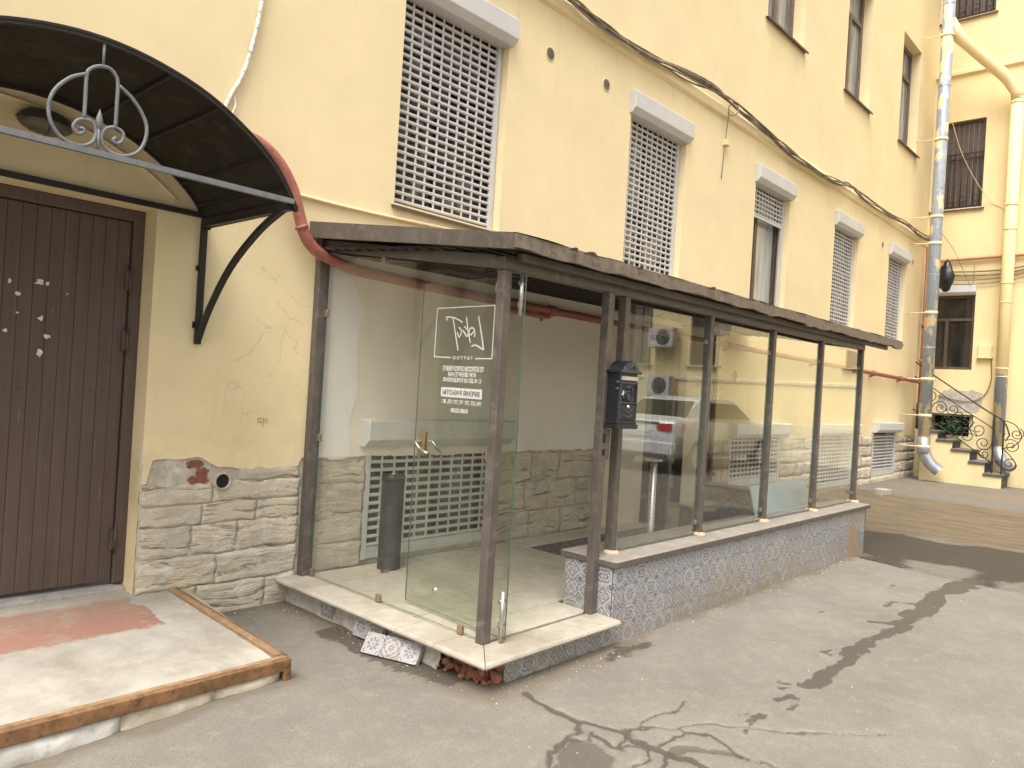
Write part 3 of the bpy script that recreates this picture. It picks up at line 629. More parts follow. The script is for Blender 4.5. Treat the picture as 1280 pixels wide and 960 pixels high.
# string course
mb = MB(); mb.prism([(0, 5.16), (-.045, 5.18), (-.055, 5.22), (-.055, 5.27), (-.03, 5.315), (0, 5.33)], lambda d, z: (-7, d, z), lambda d, z: (XW, d, z)); mb.build('string_course', M['plaster'], bld)

# shutters
_sl = {}
def slat_mesh(wd, nc, mat, pitch=.064):
    k = (round(wd, 3), nc, mat)
    if k not in _sl:
        mb = MB(); mb.prism([(.008, 0), (-.006, .004), (-.009, .014), (-.006, .025), (.008, .029)], lambda d, z: (0, d, z), lambda d, z: (wd, d, z))
        for i in range(nc+1):
            x = i*wd/nc; mb.box(max(0, x-.009), min(wd, x+.009), -.004, .004, .026, pitch+.003)
        _sl[k] = mesh_of('slat', mb, M[mat])
    return _sl[k]
def shutter(x0, x1, zbot, ztop, boxx, boxz, yb, ybox, nc, mat, rail_w=.045, bottom=True, boxmat=None):
    bz0, bz1 = boxz; bm_ = M[boxmat or mat]
    mb = MB(); mb.prism([(ybox+.01, bz1+.012), (ybox, bz1), (ybox, bz0+.055), (ybox+.055, bz0), (yb+.02, bz0), (yb+.02, bz1+.012)], lambda d, z: (boxx[0], d, z), lambda d, z: (boxx[1], d, z))
    sh = mb.build('roller_shutter', bm_, bld, origin=((x0+x1)/2, yb, zbot), bevel=.004)
    for xa in (x0, x1-rail_w):
        mb = MB(); mb.box(xa, xa+rail_w, yb-.022, yb+.02, zbot, bz0); mb.build('guide_rail', bm_, sh, bevel=.002)
    p = .064; me = slat_mesh(x1-x0-2*rail_w+.01, nc, mat); z = ztop-p; zb = zbot+(.06 if bottom else 0)
    while z > zb-.001:
        inst('slat', me, sh, (x0+rail_w-.005, yb, z)); z -= p
    if bottom:
        mb = MB(); mb.box(x0+rail_w-.004, x1-rail_w+.004, yb-.010, yb+.010, zbot+.004, z+p-.002); bb = mb.build('bottom_bar', bm_, sh)
    return sh
def window(fm, u0, u1, z0, z1, d, parent, fmat, pmat, mull=(), trans=(), fwid=.06, sill=None, dep=.04):
    mb = MB(); mb.box(u0, u0+fwid, d-dep, d+dep, z0, z1); mb.box(u1-fwid, u1, d-dep, d+dep, z0, z1); mb.box(u0+fwid, u1-fwid, d-dep, d+dep, z0, z0+fwid); mb.box(u0+fwid, u1-fwid, d-dep, d+dep, z1-fwid, z1)
    for t_ in trans: mb.box(u0+fwid, u1-fwid, d-dep+.004, d+dep, t_-fwid/2, t_+fwid/2)
    zz = [z0+fwid]+list(trans)+[z1-fwid]
    for k, mu in enumerate(mull):
        mu, zlo, zhi = mu if isinstance(mu, tuple) else (mu, z0+fwid, z1-fwid)
        mb.box(mu-fwid*.55, mu+fwid*.55, d-dep+.002, d+dep-.002, zlo, zhi)
    wn = mapped(mb, fm).build('window', M[fmat], parent, origin=fm((u0+u1)/2, d, z0))
    mb = MB(); mb.box(u0+fwid*.5, u1-fwid*.5, d+.005, d+.011, z0+fwid*.5, z1-fwid*.5); mapped(mb, fm).build('pane', M[pmat], wn)
    if sill:
        mb = MB(); mb.prism([(d-dep, z0+.0), (-sill, z0-.045), (-sill, z0-.075), (-sill+.012, z0-.075), (-sill+.014, z0-.05), (d-dep, z0-.012)], lambda dd, z: (u0-.06, dd, z), lambda dd, z: (u1+.06, dd, z)); mapped(mb, fm).build('sill', M['sill'], wn)
    return wn
YS = .10
for i, (a, b) in enumerate(W1):
    if i == 2: shutter(a+.01, b-.01, 2.97, 4.68, (a-.04, b+.03), (4.60, 4.82), YS, -.085, 11, 'slat', bottom=False) if False else None
    zc = 4.20 if i == 2 else 2.97
    sh = shutter(a+.01, b-.01, 2.965, 4.60, (a-.04, b+.03), (4.60, 4.82), YS, -.085, 10 if i < 2 else 11, 'slat', bottom=False) if i != 2 else None
    if i == 2:
        mb = MB(); mb.prism([(-.075, 4.832), (-.085, 4.82), (-.085, 4.655), (-.03, 4.60), (YS+.02, 4.60), (YS+.02, 4.832)], lambda d, z: (a-.04, d, z), lambda d, z: (b+.03, d, z))
        sh = mb.build('roller_shutter', M['slat'], bld, origin=((a+b)/2, YS, 4.18), bevel=.004); tag(sh, 'half raised grille shutter with the window bare below')
        for xa in (a+.01, b-.055):
            mb = MB(); mb.box(xa, xa+.045, YS-.022, YS+.02, 2.965, 4.6); mb.build('guide_rail', M['slat'], sh, bevel=.002)
        me = slat_mesh(1.07, 11, 'slat')
        for k in range(6): inst('slat', me, sh, (a+.05, YS, 4.536-k*.064))
        mb = MB(); mb.box(a+.05, b-.05, YS-.01, YS+.01, 4.175, 4.214); mb.build('bottom_bar', M['slat'], sh)
    window(ID, a, b, 2.965, 4.70, .20, bld, 'frame_brown', ['interior_a', 'interior_b', 'pane_curtain', 'interior_b', 'interior_b'][i], mull=[a+.42] if i == 2 else [(a+b)/2], trans=[] if i == 2 else [4.1], fwid=.08 if i == 2 else .06)
    mb = MB(); mb.prism([(.16, 2.968), (-.035, 2.935), (-.035, 2.915), (-.028, 2.915), (-.026, 2.93), (.16, 2.96)], lambda d, z: (a-.03, d, z), lambda d, z: (b+.05, d, z)); mb.build('window_sill', M['sill'], bld)
for i, (a, b, c, d) in enumerate(BS):
    shutter(a, b, c, 1.08 if i else 1.06, (a-.08, b+.08), (1.075+.0, 1.27) if i < 3 else (1.12, 1.31), .03, -.125, 11 if i == 0 else 13, 'slat_green' if i < 3 else 'slat', .05)
    mb = MB(); mb.box(a, b, .20, .24, c, 1.1); mb.build('basement_window', M['interior_a' if i == 0 else 'pane_dark'], bld)
for i, (a, b) in enumerate(UP):
    window(ID, a, b, 6.92, 9.05, .22, bld, 'frame_old', 'pane_grey', mull=[((a+b)/2, 6.98, 8.45)], trans=[8.45], fwid=.075, sill=.06)
    window(ID, a, b, 10.6, 12.4, .22, bld, 'frame_old', 'pane_grey', mull=[((a+b)/2, 10.66, 11.9)], trans=[11.9], fwid=.075, sill=.06)
# round vents and small stubs
for x, z, r_, sg in [(2.35, 4.74, .062, 1), (3.25, 4.75, .062, 1), (6.49, 1.91, .075, 1), (12.28, 4.72, .06, 1), (14.31, 4.72, .06, 1)]:
    mb = MB(); mb.lathe((x, 0, z), [(r_, .0), (r_+.004, -.006), (r_-.004, -.009), (r_-.007, .004)], 22, 1, 'Y'); mb.lathe((x, 0, z), [(.0001, -.002), (r_-.004, -.002)], 22, 0, 'Y')
    v = mb.build('vent', [M['hole'], M['plaster']], bld, origin=(x, 0, z), fixn=False)
    mb = MB()
    for k in range(-3, 4):
        hw = math.sqrt(max(0, (r_-.006)**2-(k*.016)**2)); mb.box(x-hw, x+hw, -.007, -.003, z+k*.016-.002, z+k*.016+.002)
    mb.build('vent_grille', M['mortar'], v)
mb = MB(); mb.box(5.78, 5.88, -.06, 0, 4.83, 4.90); mb.build('wall_box', M['plaster'], bld)

# entrance door
mb = MB(); mb.box(-2.49, -2.43, .17, .26, .25, 2.53); mb.box(-1.195, -1.13, .17, .26, .25, 2.53); mb.box(-2.43, -1.195, .17, .26, 2.46, 2.53); mb.box(-2.43, -1.195, .235, .26, .25, 2.46)
door = mb.build('entrance_door', M['door_wood'], bld, origin=(-1.81, .2, .25), bevel=.004)
pw = 1.225/17
me = MB(); me.box(-pw/2+.0006, pw/2-.0006, -.018, .018, 0, 2.19); pme = mesh_of('plank', me, M['door_wood'], bevel=.0025)
for k in range(17): inst('plank', pme, door, (-1.20-pw*(k+.5), .212+rng.uniform(-.002, .002), .265))
for z in (2.10, 1.73, .52):
    mb = MB(); mb.tube([(-1.197, .165, z-.055), (-1.197, .165, z+.055)], .009, 10); mb.tube([(-1.197, .165, z-.09), (-1.197, .165, z+.09)], .006, 8); mb.box(-1.225, -1.197, .172, .19, z-.06, z+.06); mb.build('hinge', M['frame_brown'], door)
mb = MB(); [mb.lathe((-1.20-pw*(k+.5), .192, 1.42), [(.0001, -.004), (.005, -.002), (.006, .004)], 8, 0, 'Y') for k in range(17)]; mb.build('nail_row', M['door_wood'], door)
for k, (px_, pz_, sx, sz) in enumerate([(-1.82, 2.01, .02, .03), (-1.775, 1.945, .024, .035), (-1.672, 2.02, .05, .03), (-1.635, 2.02, .02, .025), (-1.775, 1.84, .026, .014), (-1.655, 1.82, .03, .028), (-1.825, 1.735, .022, .022), (-1.62, 1.72, .035, .026), (-1.655, 1.625, .03, .045), (-1.53, 1.975, .01, .012)]):
    rr = random.Random(k+3); nn = 9; pts = [(px_+sx/2*math.cos(2*math.pi*q/nn+.8)*rr.uniform(.45, 1.45), pz_+sz/2*math.sin(2*math.pi*q/nn+.8)*rr.uniform(.45, 1.45)) for q in range(nn)]
    mb = MB(); mb.prism(pts, lambda u, v: (u, .1895, v), lambda u, v: (u, .193, v)); mb.build('paper_scrap', M['paper'], door, origin=(px_, .19, pz_))
mb = MB(); mb.hexa([(-2.49, .12, .16), (-1.13, .12, .16), (-1.13, .3, .16), (-2.49, .3, .16)], [(-2.49, .13, .235), (-1.13, .13, .225), (-1.13, .3, .25), (-2.49, .3, .25)]); mb.build('door_threshold', M['concrete_stone'], bld, bevel=.008)
mb = MB(); mb.bar((-2.8, -.02, 2.55), (-.84, -.02, 2.545), .03, .03); mb.build('lintel_bar', M['black_iron'], bld)
# scratched mark on the plaster
def text_mesh(s, width=None, height=None, ext=.0006, bold=0, align='LEFT'):
    cu = bpy.data.curves.new('letters', 'FONT'); cu.body = s; cu.extrude = ext; cu.offset = bold; cu.align_x = align; cu.resolution_u = 3
    ob = bpy.data.objects.new('letters', cu); C.objects.link(ob)
    dg = bpy.context.evaluated_depsgraph_get(); me = bpy.data.meshes.new_from_object(ob.evaluated_get(dg)); bpy.data.objects.remove(ob); bpy.data.curves.remove(cu)
    co = np.zeros(len(me.vertices)*3); me.vertices.foreach_get('co', co); co = co.reshape(-1, 3); lo, hi = co.min(0), co.max(0)
    sy = (height/(hi[1]-lo[1])) if height else None; sx = (width/(hi[0]-lo[0])) if width else sy; sy = sy or sx
    co[:, 0] = (co[:, 0]-lo[0])*sx; co[:, 1] = (co[:, 1]-lo[1])*sy
    me.vertices.foreach_set('co', co.ravel()); me.update(); return me
me = text_mesh('G35', .075, .035); me.materials.append(M['scratch']); inst('scratched_letters', me, bld, (-.40, -.0015, 1.245), (R(90), 0, 0))
me = text_mesh('7', .012, .02); me.materials.append(M['scratch']); inst('scratched_letters', me, bld, (-.365, -.0015, 1.215), (R(90), 0, 0))

# ================================================================== wing building
wing = thing('wing_building', 'darker yellow wing at the right closing the courtyard, with barred windows and drainpipes', 'building', (XW, 0, 0))
WW = [(.04, 1.0, 6.0, 7.9), (.10, .99, 2.52, 4.12), (.04, 1.05, 10.15, 12.0), (4.2, 5.2, 2.5, 4.2), (8.55, 9.32, 2.45, 3.95), (10.55, 11.35, 2.45, 4.25), (13.2, 14.1, 2.45, 4.2), (4.2, 5.2, 6, 7.9), (8.5, 9.4, 6, 7.9), (10.5, 11.4, 6, 7.9), (6.3, 7.2, 6, 7.9)]
wo = [(a, b, c, d, .25) for a, b, c, d in WW]+[(.28, 1.01, 1.10, 1.52, .35)]
mb = MB(); wall_cells(mb, .0, 24, -.1, 13.2, wo); mapped(mb, WING).build('wall', M['plaster_wing'], wing, fixn=False)
for i, (a, b, c, d) in enumerate(WW):
    if i in (0, 2):      # boarded window behind a wrought grille
        mb = MB(); mb.box(a, a+.05, .06, .14, c, d); mb.box(b-.05, b, .06, .14, c, d); mb.box(a+.05, b-.05, .06, .14, d-.05, d); mb.box(a+.05, b-.05, .06, .14, c, c+.05)
        wn = mapped(mb, WING).build('window', M['frame_brown'], wing, origin=WING((a+b)/2, .1, c))
        n = 9; pwid = (b-a-.1)/n
        for k in range(n):
            mb = MB(); mb.box(a+.05+k*pwid+.004, a+.05+(k+1)*pwid-.004, .10, .13, c+.05, d-.05); mapped(mb, WING).build('board', M['frame_brown'], wn, origin=WING(a+.05+(k+.5)*pwid, .1, c))
        mb = MB(); zg = c+(d-c)*.62
        for k in range(8):
            u = a+.06+k*(b-a-.12)/7; mb.tube([WING(u, .02, c+.03), WING(u, .02, zg)], .009, 6)
        for z in (c+.04, zg-.12, zg): mb.bar(WING(a+.01, .02, z), WING(b-.01, .02, z), .02, .02)
        for k in range(4):
            for sgn in (-1, 1):
                cu_, cz_ = a+.13+k*(b-a-.26)/3, c+.16
                mb.tube([WING(cu_+sgn*(.10-.014*q)*math.sin(q*.62), .01, cz_+(.10-.014*q)*math.cos(q*.62)+.0) for q in range(8)], .008, 5)
            mb.tube([WING(cu_+.05*math.cos(q*.6), .01, zg-.06+.05*math.sin(q*.6)) for q in range(12)], .007, 5)
        mb.build('window_grille', M['black_iron'], wn)
        mb = MB(); mb.prism([(.1, c), (-.05, c-.03), (-.05, c-.06), (-.04, c-.06), (.1, c-.03)], lambda dd, z: (a-.05, dd, z), lambda dd, z: (b+.05, dd, z)); mapped(mb, WING).build('sill', M['sill'], wn)
    elif i == 1:
        wn = window(WING, a, b, c, d, .12, wing, 'frame_brown', 'pane_dark', mull=[(a+.36, c+.06, c+1.05)], trans=[c+1.08], fwid=.06)
        mb = MB(); mb.prism([(-.06, d+.20), (-.06, d+.06), (-.02, d+.005), (.2, d+.005), (.2, d+.20)], lambda dd, z: (a+.02, dd, z), lambda dd, z: (b+.01, dd, z)); mapped(mb, WING).build('shutter_box', M['slat'], wn)
    else:
        wn = window(WING, a, b, c, d, .14, wing, 'frame_brown', 'pane_dark' if i != 5 else 'pane_grey', mull=[((a+b)/2, c+.06, d-.06)], trans=[c+(d-c)*.68], sill=.08)
        if i in (4, 5):
            mb = MB()
            for k in range(6):
                u = a+.05+k*(b-a-.1)/5; mb.tube([WING(u, .02, c+.02), WING(u, .02, d-.05)], .010, 6)
            for z in (c+.1, c+.9, d-.2): mb.bar(WING(a, .02, z), WING(b, .02, z), .02, .02)
            mb.build('window_grille', M['black_iron'], wn)
mb = MB(); mb.box(.28, 1.01, .33, .35, 1.10, 1.52); mapped(mb, WING).build('niche_back', M['hole'], wing)
mb = MB(); mb.box(.2, 1.08, -.12, .1, 1.52, 1.57); mapped(mb, WING).build('niche_lintel', M['step_dark'], wing, bevel=.006)
mb = MB(); mb.prism([(0, 8.88), (-.06, 8.91), (-.06, 8.98), (0, 9.02)], lambda d, z: (.0, d, z), lambda d, z: (24, d, z)); mapped(mb, WING).build('string_course', M['plaster_wing'], wing)
mb = MB(); mb.box(2.9, 24, -.03, .02, -.1, 1.05); mb.prism([(0, 2.02), (-.04, 2.04), (-.04, 2.10), (0, 2.12)], lambda d, z: (3.2, d, z), lambda d, z: (24, d, z)); mapped(mb, WING).build('stone_base', M['stone'], wing)
mb = MB()
rr = random.Random(8); pts = [(.82+.44*math.copysign(abs(math.cos(a))**.6, math.cos(a))*rr.uniform(.86, 1.08), 1.86+.24*math.copysign(abs(math.sin(a))**.6, math.sin(a))*rr.uniform(.8, 1.1)) for a in [2*math.pi*k/30 for k in range(30)]]
mb.prism(pts, lambda u, v: WING(u, -.006, v), lambda u, v: WING(u, .002, v)); mb.build('bare_patch', M['patch_mortar'], wing)

# ================================================================== entrance canopy
can = thing('entrance_canopy', 'dark arched sheet metal canopy over the brown plank door', 'canopy', (-1.81, 0, 2.5))
yf = -1.06; XC = -1.81; HW = 1.0
def arch(t, k=1): # t in 0..1 -> right to left
    c = math.cos(math.pi*t); sgn = 1 if c >= 0 else -1
    return XC+HW*k*c, 2.475+.545*k*math.sin(math.pi*t)**.82
prof = [(-.82, 2.47), (-.90, 2.60), (-.98, 2.69), (-1.12, 2.80), (-1.33, 2.915), (-1.57, 2.985), (-1.81, 3.01)]
prof = prof+[(2*XC-x, z) for x, z in prof[-2::-1]]
pp = [(p.x, p.z) for p in smooth_pts([(x, 0, z) for x, z in prof], 4)]
mb = MB()
for i in range(len(pp)-1):
    a, b = pp[i], pp[i+1]
    mb.hexa([(a[0], yf, a[1]), (b[0], yf, b[1]), (b[0], -.005, b[1]), (a[0], -.005, a[1])], [(a[0], yf, a[1]+.012), (b[0], yf, b[1]+.012), (b[0], -.005, b[1]+.012), (a[0], -.005, a[1]+.012)])
mb.build('roof_sheet', M['canopy'], can)
for yy in (yf+.015, -.03):
    mb = MB()
    for i in range(len(pp)-1): mb.bar((pp[i][0], yy, pp[i][1]-.008), (pp[i+1][0], yy, pp[i+1][1]-.008), .022, .016)
    mb.build('arch_rib', M['black_iron'], can)
for t_ in (4, 9, 15, 19):
    mb = MB(); q = pp[t_]; mb.bar((q[0], yf+.03, q[1]-.008), (q[0], -.03, q[1]-.008), .02, .018); mb.build('purlin', M['black_iron'], can)
mb = MB(); mb.bar((-2.78, yf+.012, 2.51), (-.845, yf+.012, 2.51), .025, .026); mb.build('front_rail', M['rail_grey'], can)
for s in (1, -1):
    xx = XC+s*(XC*-1-.845)*1.0
    xx = -.85 if s > 0 else -2.77
    mb = MB(); mb.bar((xx, yf+.03, 2.495), (xx, -.01, 2.505), .035, .035); mb.bar((xx, yf+.03, 2.472), (xx, -.01, 2.478), .03, .012); mb.build('side_rail', M['black_iron'], can)
    mb = MB(); mb.bar((xx, -.022, 2.49), (xx, -.022, 1.74), .035, .03); mb.box(xx-.03, xx+.03, -.012, 0, 1.84, 1.88); mb.box(xx-.03, xx+.03, -.012, 0, 2.2, 2.23)
    cv = smooth_pts([(xx, -.03, 1.77), (xx, -.16, 1.96), (xx, -.40, 2.20), (xx, -.72, 2.39), (xx, yf+.06, 2.49)], 4)
    for i in range(len(cv)-1): mb.bar(cv[i], cv[i+1], .032, .028)
    mb.build('bracket', M['black_iron'], can)
ORN_L = [(-1.876, 2.838), (-1.930, 2.806), (-1.980, 2.749), (-2.005, 2.693), (-2.009, 2.639), (-1.994, 2.585), (-1.959, 2.542), (-1.910, 2.524), (-1.866, 2.529), (-1.833, 2.556), (-1.822, 2.598), (-1.834, 2.633), (-1.862, 2.643), (-1.896, 2.631), (-1.912, 2.604), (-1.906, 2.582), (-1.888, 2.573), (-1.869, 2.590), (-1.875, 2.602), (-1.887, 2.595)]
ORN_A = [(-1.872, 2.643), (-1.873, 2.74), (-1.873, 2.834), (-1.860, 2.865), (-1.826, 2.889), (-1.785, 2.894), (-1.758, 2.873), (-1.746, 2.838), (-1.745, 2.74), (-1.745, 2.643)]
ORN_R = [(-1.740, 2.832), (-1.685, 2.796), (-1.638, 2.743), (-1.612, 2.681), (-1.619, 2.610), (-1.649, 2.556), (-1.701, 2.527), (-1.754, 2.527), (-1.786, 2.547), (-1.798, 2.582), (-1.790, 2.618), (-1.755, 2.642), (-1.718, 2.634), (-1.709, 2.608), (-1.720, 2.582), (-1.741, 2.574), (-1.752, 2.587), (-1.740, 2.599)]
mb = MB(); yo = yf+.012
for L in (ORN_L, ORN_A, ORN_R): mb.tube(smooth_pts([(x, yo, z) for x, z in L], 4), .0085, 7)
mb.tube([(-1.813, yo, 2.615), (-1.811, yo, 2.52)], .008, 7); mb.tube([(-1.81, yo, 2.894), (-1.81, yo, 2.995)], .006, 6)
mb.lathe((-1.812, yo, 2.612), [(.0001, .0), (.008, .005), (.016, .042), (.009, .07), (.0001, .095)], 8)
orn = mb.build('scroll_ornament', M['rail_grey'], can)

lamp = thing('bulkhead_lamp', 'dusty oval caged wall lamp under the arched canopy', 'lamp', (-1.74, 0, 2.87))
mb = MB()
for k in range(12): pass
prf = [(1.0, 0), (1.0, -.03), (.9, -.055), (.62, -.085), (.3, -.1), (.001, -.104)]
vv = []; 
for s_, h in prf:
    for k in range(24): vv.append((-1.745+.135*s_*math.cos(k*math.pi/12), h, 2.865+.068*s_*math.sin(k*math.pi/12)))
mb.add(vv, [(i*24+k, i*24+(k+1) % 24, (i+1)*24+(k+1) % 24, (i+1)*24+k) for i in range(5) for k in range(24)], 0, True); mb.build('lamp_body', simple('dusty_lamp_glass', (.10, .09, .065), .4, 0, .3, 14, .1), lamp)
mb = MB()
for u in (-.07, 0, .07): mb.tube([(-1.745+u, -.108*math.cos(q*math.pi/2)*(1-abs(u)*3), 2.865+.068*math.sin(q*math.pi/2)*math.sqrt(1-(u/.135)**2)) for q in np.linspace(-1, 1, 9)], .004, 5)
mb.tube([(-1.745+.137*math.sin(q*math.pi/2), -.108*math.cos(q*math.pi/2), 2.865) for q in np.linspace(-1, 1, 11)], .004, 5); mb.build('wire_cage', M['black_iron'], lamp)
mb = MB(); mb.tube(smooth_pts([(-3.2, -.012, 2.985), (-2.0, -.012, 2.955), (-1.6, -.012, 2.90), (-1.25, -.012, 2.76), (-1.02, -.012, 2.6)], 4), .011, 6); tag(mb.build('wall_cable', M['conduit'], origin=(-1.6, 0, 2.9)), 'yellow painted cable sagging along the wall behind the bulkhead lamp', 'cable')

# ================================================================== door step
stp = thing('door_step', 'worn concrete doorstep edged with rusty angle iron before the plank door', 'doorstep', (-1.8, -.5, 0))
zt = lambda y: .20-.10*(.03-y)/1.25
ys_ = np.linspace(-1.20, .16, 30); xs_ = np.linspace(-3.0, -.815, 50)
mb = MB(); gx, gy = np.meshgrid(xs_, ys_, indexing='ij'); gzv = zt(gy)+(fbm(gx*3, gy*3)-.5)*.012+(fbm(gx*12, gy*12)-.5)*.005-.012*np.clip(1-np.abs(gy+1.2)/.12, 0, 1)*(fbm(gx*5, gy*2) > .5)
mb.v = [(float(gx[i, j]), float(gy[i, j]), float(gzv[i, j])) for i in range(50) for j in range(30)]
mb.f = [(i*30+j, (i+1)*30+j, (i+1)*30+j+1, i*30+j+1) for i in range(49) for j in range(29)]; mb.mi = [0]*len(mb.f); mb.sm = [True]*len(mb.f)
mb.box(-3.0, -.815, -1.19, .16, -.12, .075)
def slab_mat():
    t = NT('patched_concrete'); p = t.pos(); x, y, z = t.sep(p)
    n = t.noise(p, 4, 6, .7); n2 = t.noise(p, 50, 4, .7); n3 = t.noise(p, 1.6, 4, .6)
    c = t.mix(t.ramp(n, .35, .65), (.31, .28, .23), (.45, .415, .355))
    c = t.mix(t.math('MULTIPLY', t.ramp(n3, .45, .6), .45), c, (.50, .475, .42))
    # leftover of red paint in front of the door
    wob = t.math('MULTIPLY', t.math('SUBTRACT', t.noise(p, 5, 5, .7), .5), .35)
    xx = t.math('ADD', x, wob); yy = t.math('ADD', y, t.math('MULTIPLY', wob, .6))
    lim = t.math('ADD', t.math('MULTIPLY', t.math('ADD', yy, .5), .05), -1.17)
    red = t.math('MULTIPLY', t.math('MULTIPLY', t.ramp(xx, -1.16, -1.14, 1, 0), t.ramp(yy, -.50, -.47)), t.ramp(yy, -.02, .03, 1, 0))
    c = t.mix(t.math('MULTIPLY', red, t.ramp(t.noise(p, 8, 5, .7), .28, .5, .35, .85)), c, (.34, .155, .105))
    ed = t.math('MULTIPLY', red, t.ramp(xx, -1.2, -1.16, 0, .3)); c = t.mix(ed, c, (.16, .11, .08))
    # dirt towards the wall and hairline crack
    c = t.mix(t.math('MULTIPLY', t.ramp(y, -.35, .15), t.ramp(t.noise(p, 6, 5, .7), .4, .6, .2, .75)), c, (.30, .255, .19))
    dk = t.math('MULTIPLY', t.ramp(t.noise(p, 7, 6, .75), .66, .72), .5); c = t.mix(dk, c, (.2, .16, .12))
    sp = t.ramp(n2, .64, .7); c = t.mix(t.math('MULTIPLY', sp, .35), c, (.22, .19, .15))
    return t.bsdf(c, .9, 0, t.bump(t.math('ADD', n, t.math('MULTIPLY', n2, .5)), .35, .008), .2)
mb.build('slab', slab_mat(), stp, fixn=False)
mb = MB(); mb.hexa([(-3.0, -1.225, .032), (-.80, -1.225, .050), (-.80, -1.20, .050), (-3.0, -1.20, .032)], [(-3.0, -1.225, .102), (-.80, -1.225, .108), (-.80, -1.20, .112), (-3.0, -1.20, .106)])
mb.hexa([(-3.0, -1.20, .085), (-.80, -1.20, .09), (-.80, -1.165, .094), (-3.0, -1.165, .088)], [(-3.0, -1.20, .1065), (-.80, -1.20, .1125), (-.80, -1.165, .114), (-3.0, -1.165, .108)], 1)
mb.box(-.835, -.797, -1.229, -1.19, -.02, .109); mb.build('front_angle_iron', [M['rust'], M['rust_top']], stp, bevel=.003)
mb = MB(); mb.hexa([(-.815, -1.19, .03), (-.795, -1.19, .03), (-.865, .02, .12), (-.885, .02, .12)], [(-.815, -1.19, .118), (-.795, -1.19, .116), (-.865, .02, .212), (-.885, .02, .214)])
mb.hexa([(-.86, -1.165, .10), (-.815, -1.165, .10), (-.885, .02, .19), (-.93, .02, .19)], [(-.86, -1.165, .119), (-.815, -1.165, .121), (-.885, .02, .214), (-.93, .02, .212)], 1)
mb.build('side_angle_iron', [M['rust'], M['rust_top']], stp, bevel=.003)
def rough_block(name, x0, x1, y0, y1, z0, z1, mat, parent, seed, amp=.012):
    nx, nz = max(3, int((x1-x0)/.04)), 4; mb = MB(); X = np.linspace(x0, x1, nx+1); Z = np.linspace(z0, z1, nz+1); gx, gz_ = np.meshgrid(X, Z, indexing='ij')
    y = y0+(fbm(gx*8+seed, gz_*14)-.5)*amp*3; jz = gz_+(fbm(gx*6+seed, gz_*3+7)-.5)*amp*1.6; jx = gx+(fbm(gx*3+seed, gz_*9+3)-.5)*amp*2
    ex = (gz_ == z0) | (gz_ == z1) | (gx == x0) | (gx == x1); y = np.where(ex, y+.012, y)
    mb.v = [(float(jx[i, j]), float(y[i, j]), float(jz[i, j])) for i in range(nx+1) for j in range(nz+1)]; k = lambda i, j: i*(nz+1)+j
    mb.f = [(k(i, j), k(i+1, j), k(i+1, j+1), k(i, j+1)) for i in range(nx) for j in range(nz)]
    loop = [k(i, 0) for i in range(nx+1)]+[k(nx, j) for j in range(1, nz+1)]+[k(i, nz) for i in range(nx-1, -1, -1)]+[k(0, j) for j in range(nz-1, 0, -1)]
    n0 = len(mb.v); mb.v += [(mb.v[i][0], y1, mb.v[i][2]) for i in loop]; mb.f += [(loop[(q+1) % len(loop)], loop[q], n0+q, n0+(q+1) % len(loop)) for q in range(len(loop))]
    mb.mi = [0]*len(mb.f); mb.sm = [True]*len(mb.f); return mb.build(name, M[mat], parent, fixn=False)
tag(rough_block('facing_stone', -2.75, -1.63, -1.215, -1.1, -.10, .036, 'white_stone', stp, 2), 'white painted facing stone')
tag(rough_block('facing_stone', -1.62, -1.20, -1.215, -1.1, -.06, .044, 'cream_stone', stp, 5), 'rough cream facing stone')
rough_block('facing_stone', -1.19, -.845, -1.215, -1.1, -.05, .05, 'cream_stone', stp, 9)
mb = MB(); mb.box(-.84, -.83, -1.19, 0, -.05, .1); mb.build('side_fill', M['concrete_stone'], stp)

# ================================================================== glass porch
por = thing('glass_porch', 'lean-to glass porch with brown metal posts on a blue tiled low wall', 'porch', (.0, 0, 0))
ZP = .17
# --- platform core, tiles and bullnose edging
mb = MB(); mb.box(-.06, 2.10, -1.50, .03, -.15, ZP-.012); mb.box(.045, 2.10, -1.955, -1.5, -.15, ZP-.012); mb.build('platform', M['grout'], por)
mb = MB(); nn = 30
for i in range(nn):                                    # broken concrete side of the platform
    for j in range(4):
        ya, yb = -1.6*i/nn, -1.6*(i+1)/nn; za, zb = -.03+j*.043, -.03+(j+1)*.043
        h = lambda v, z: -.085-(float(fbm(np.array([v*6]), np.array([z*11]))[0])-.5)*.05-.02*(z < .05)
        mb.add([(h(yb, za), yb, za), (h(ya, za), ya, za), (h(ya, zb), ya, zb), (h(yb, zb), yb, zb)], [(0, 1, 2, 3)], 0, True)
mb.build('broken_side', M['patch_mortar'], por, fixn=False)
mb = MB(); mb.box(-.005, .295, 0, .295, -.012, 0); FT = mesh_of('floor_tile', mb, M['floor_tile'], bevel=.002)
fx = [0.03+.30*i for i in range(7)]
for i, x in enumerate(fx):
    for j in range(7):
        y1 = -.02-.30*j; x1 = x+.294; y0 = y1-.294
        if x > 1.0 and y0 < -1.58:
            if y1 < -1.58: continue
            y0 = -1.575
        if x1 > 1.03 and x < 1.0 and y0 < -1.6: x1 = 1.018
        if y0 < -1.78: y0 = -1.78
        if y1 - y0 < .02: continue
        mb = MB(); mb.box(x, x1, y0, y1, ZP-.012, ZP+rng.uniform(-.001, .001)); mb.build('floor_tile', M['floor_tile'], por, origin=((x+x1)/2, (y0+y1)/2, ZP), bevel=.002)
bn = [(0, 0), (.20, 0), (.21, -.006), (.215, -.018), (.21, -.03), (.195, -.036), (0, -.036)]
ys2 = [0.0, -.33, -.66, -.99, -1.32, -1.65]
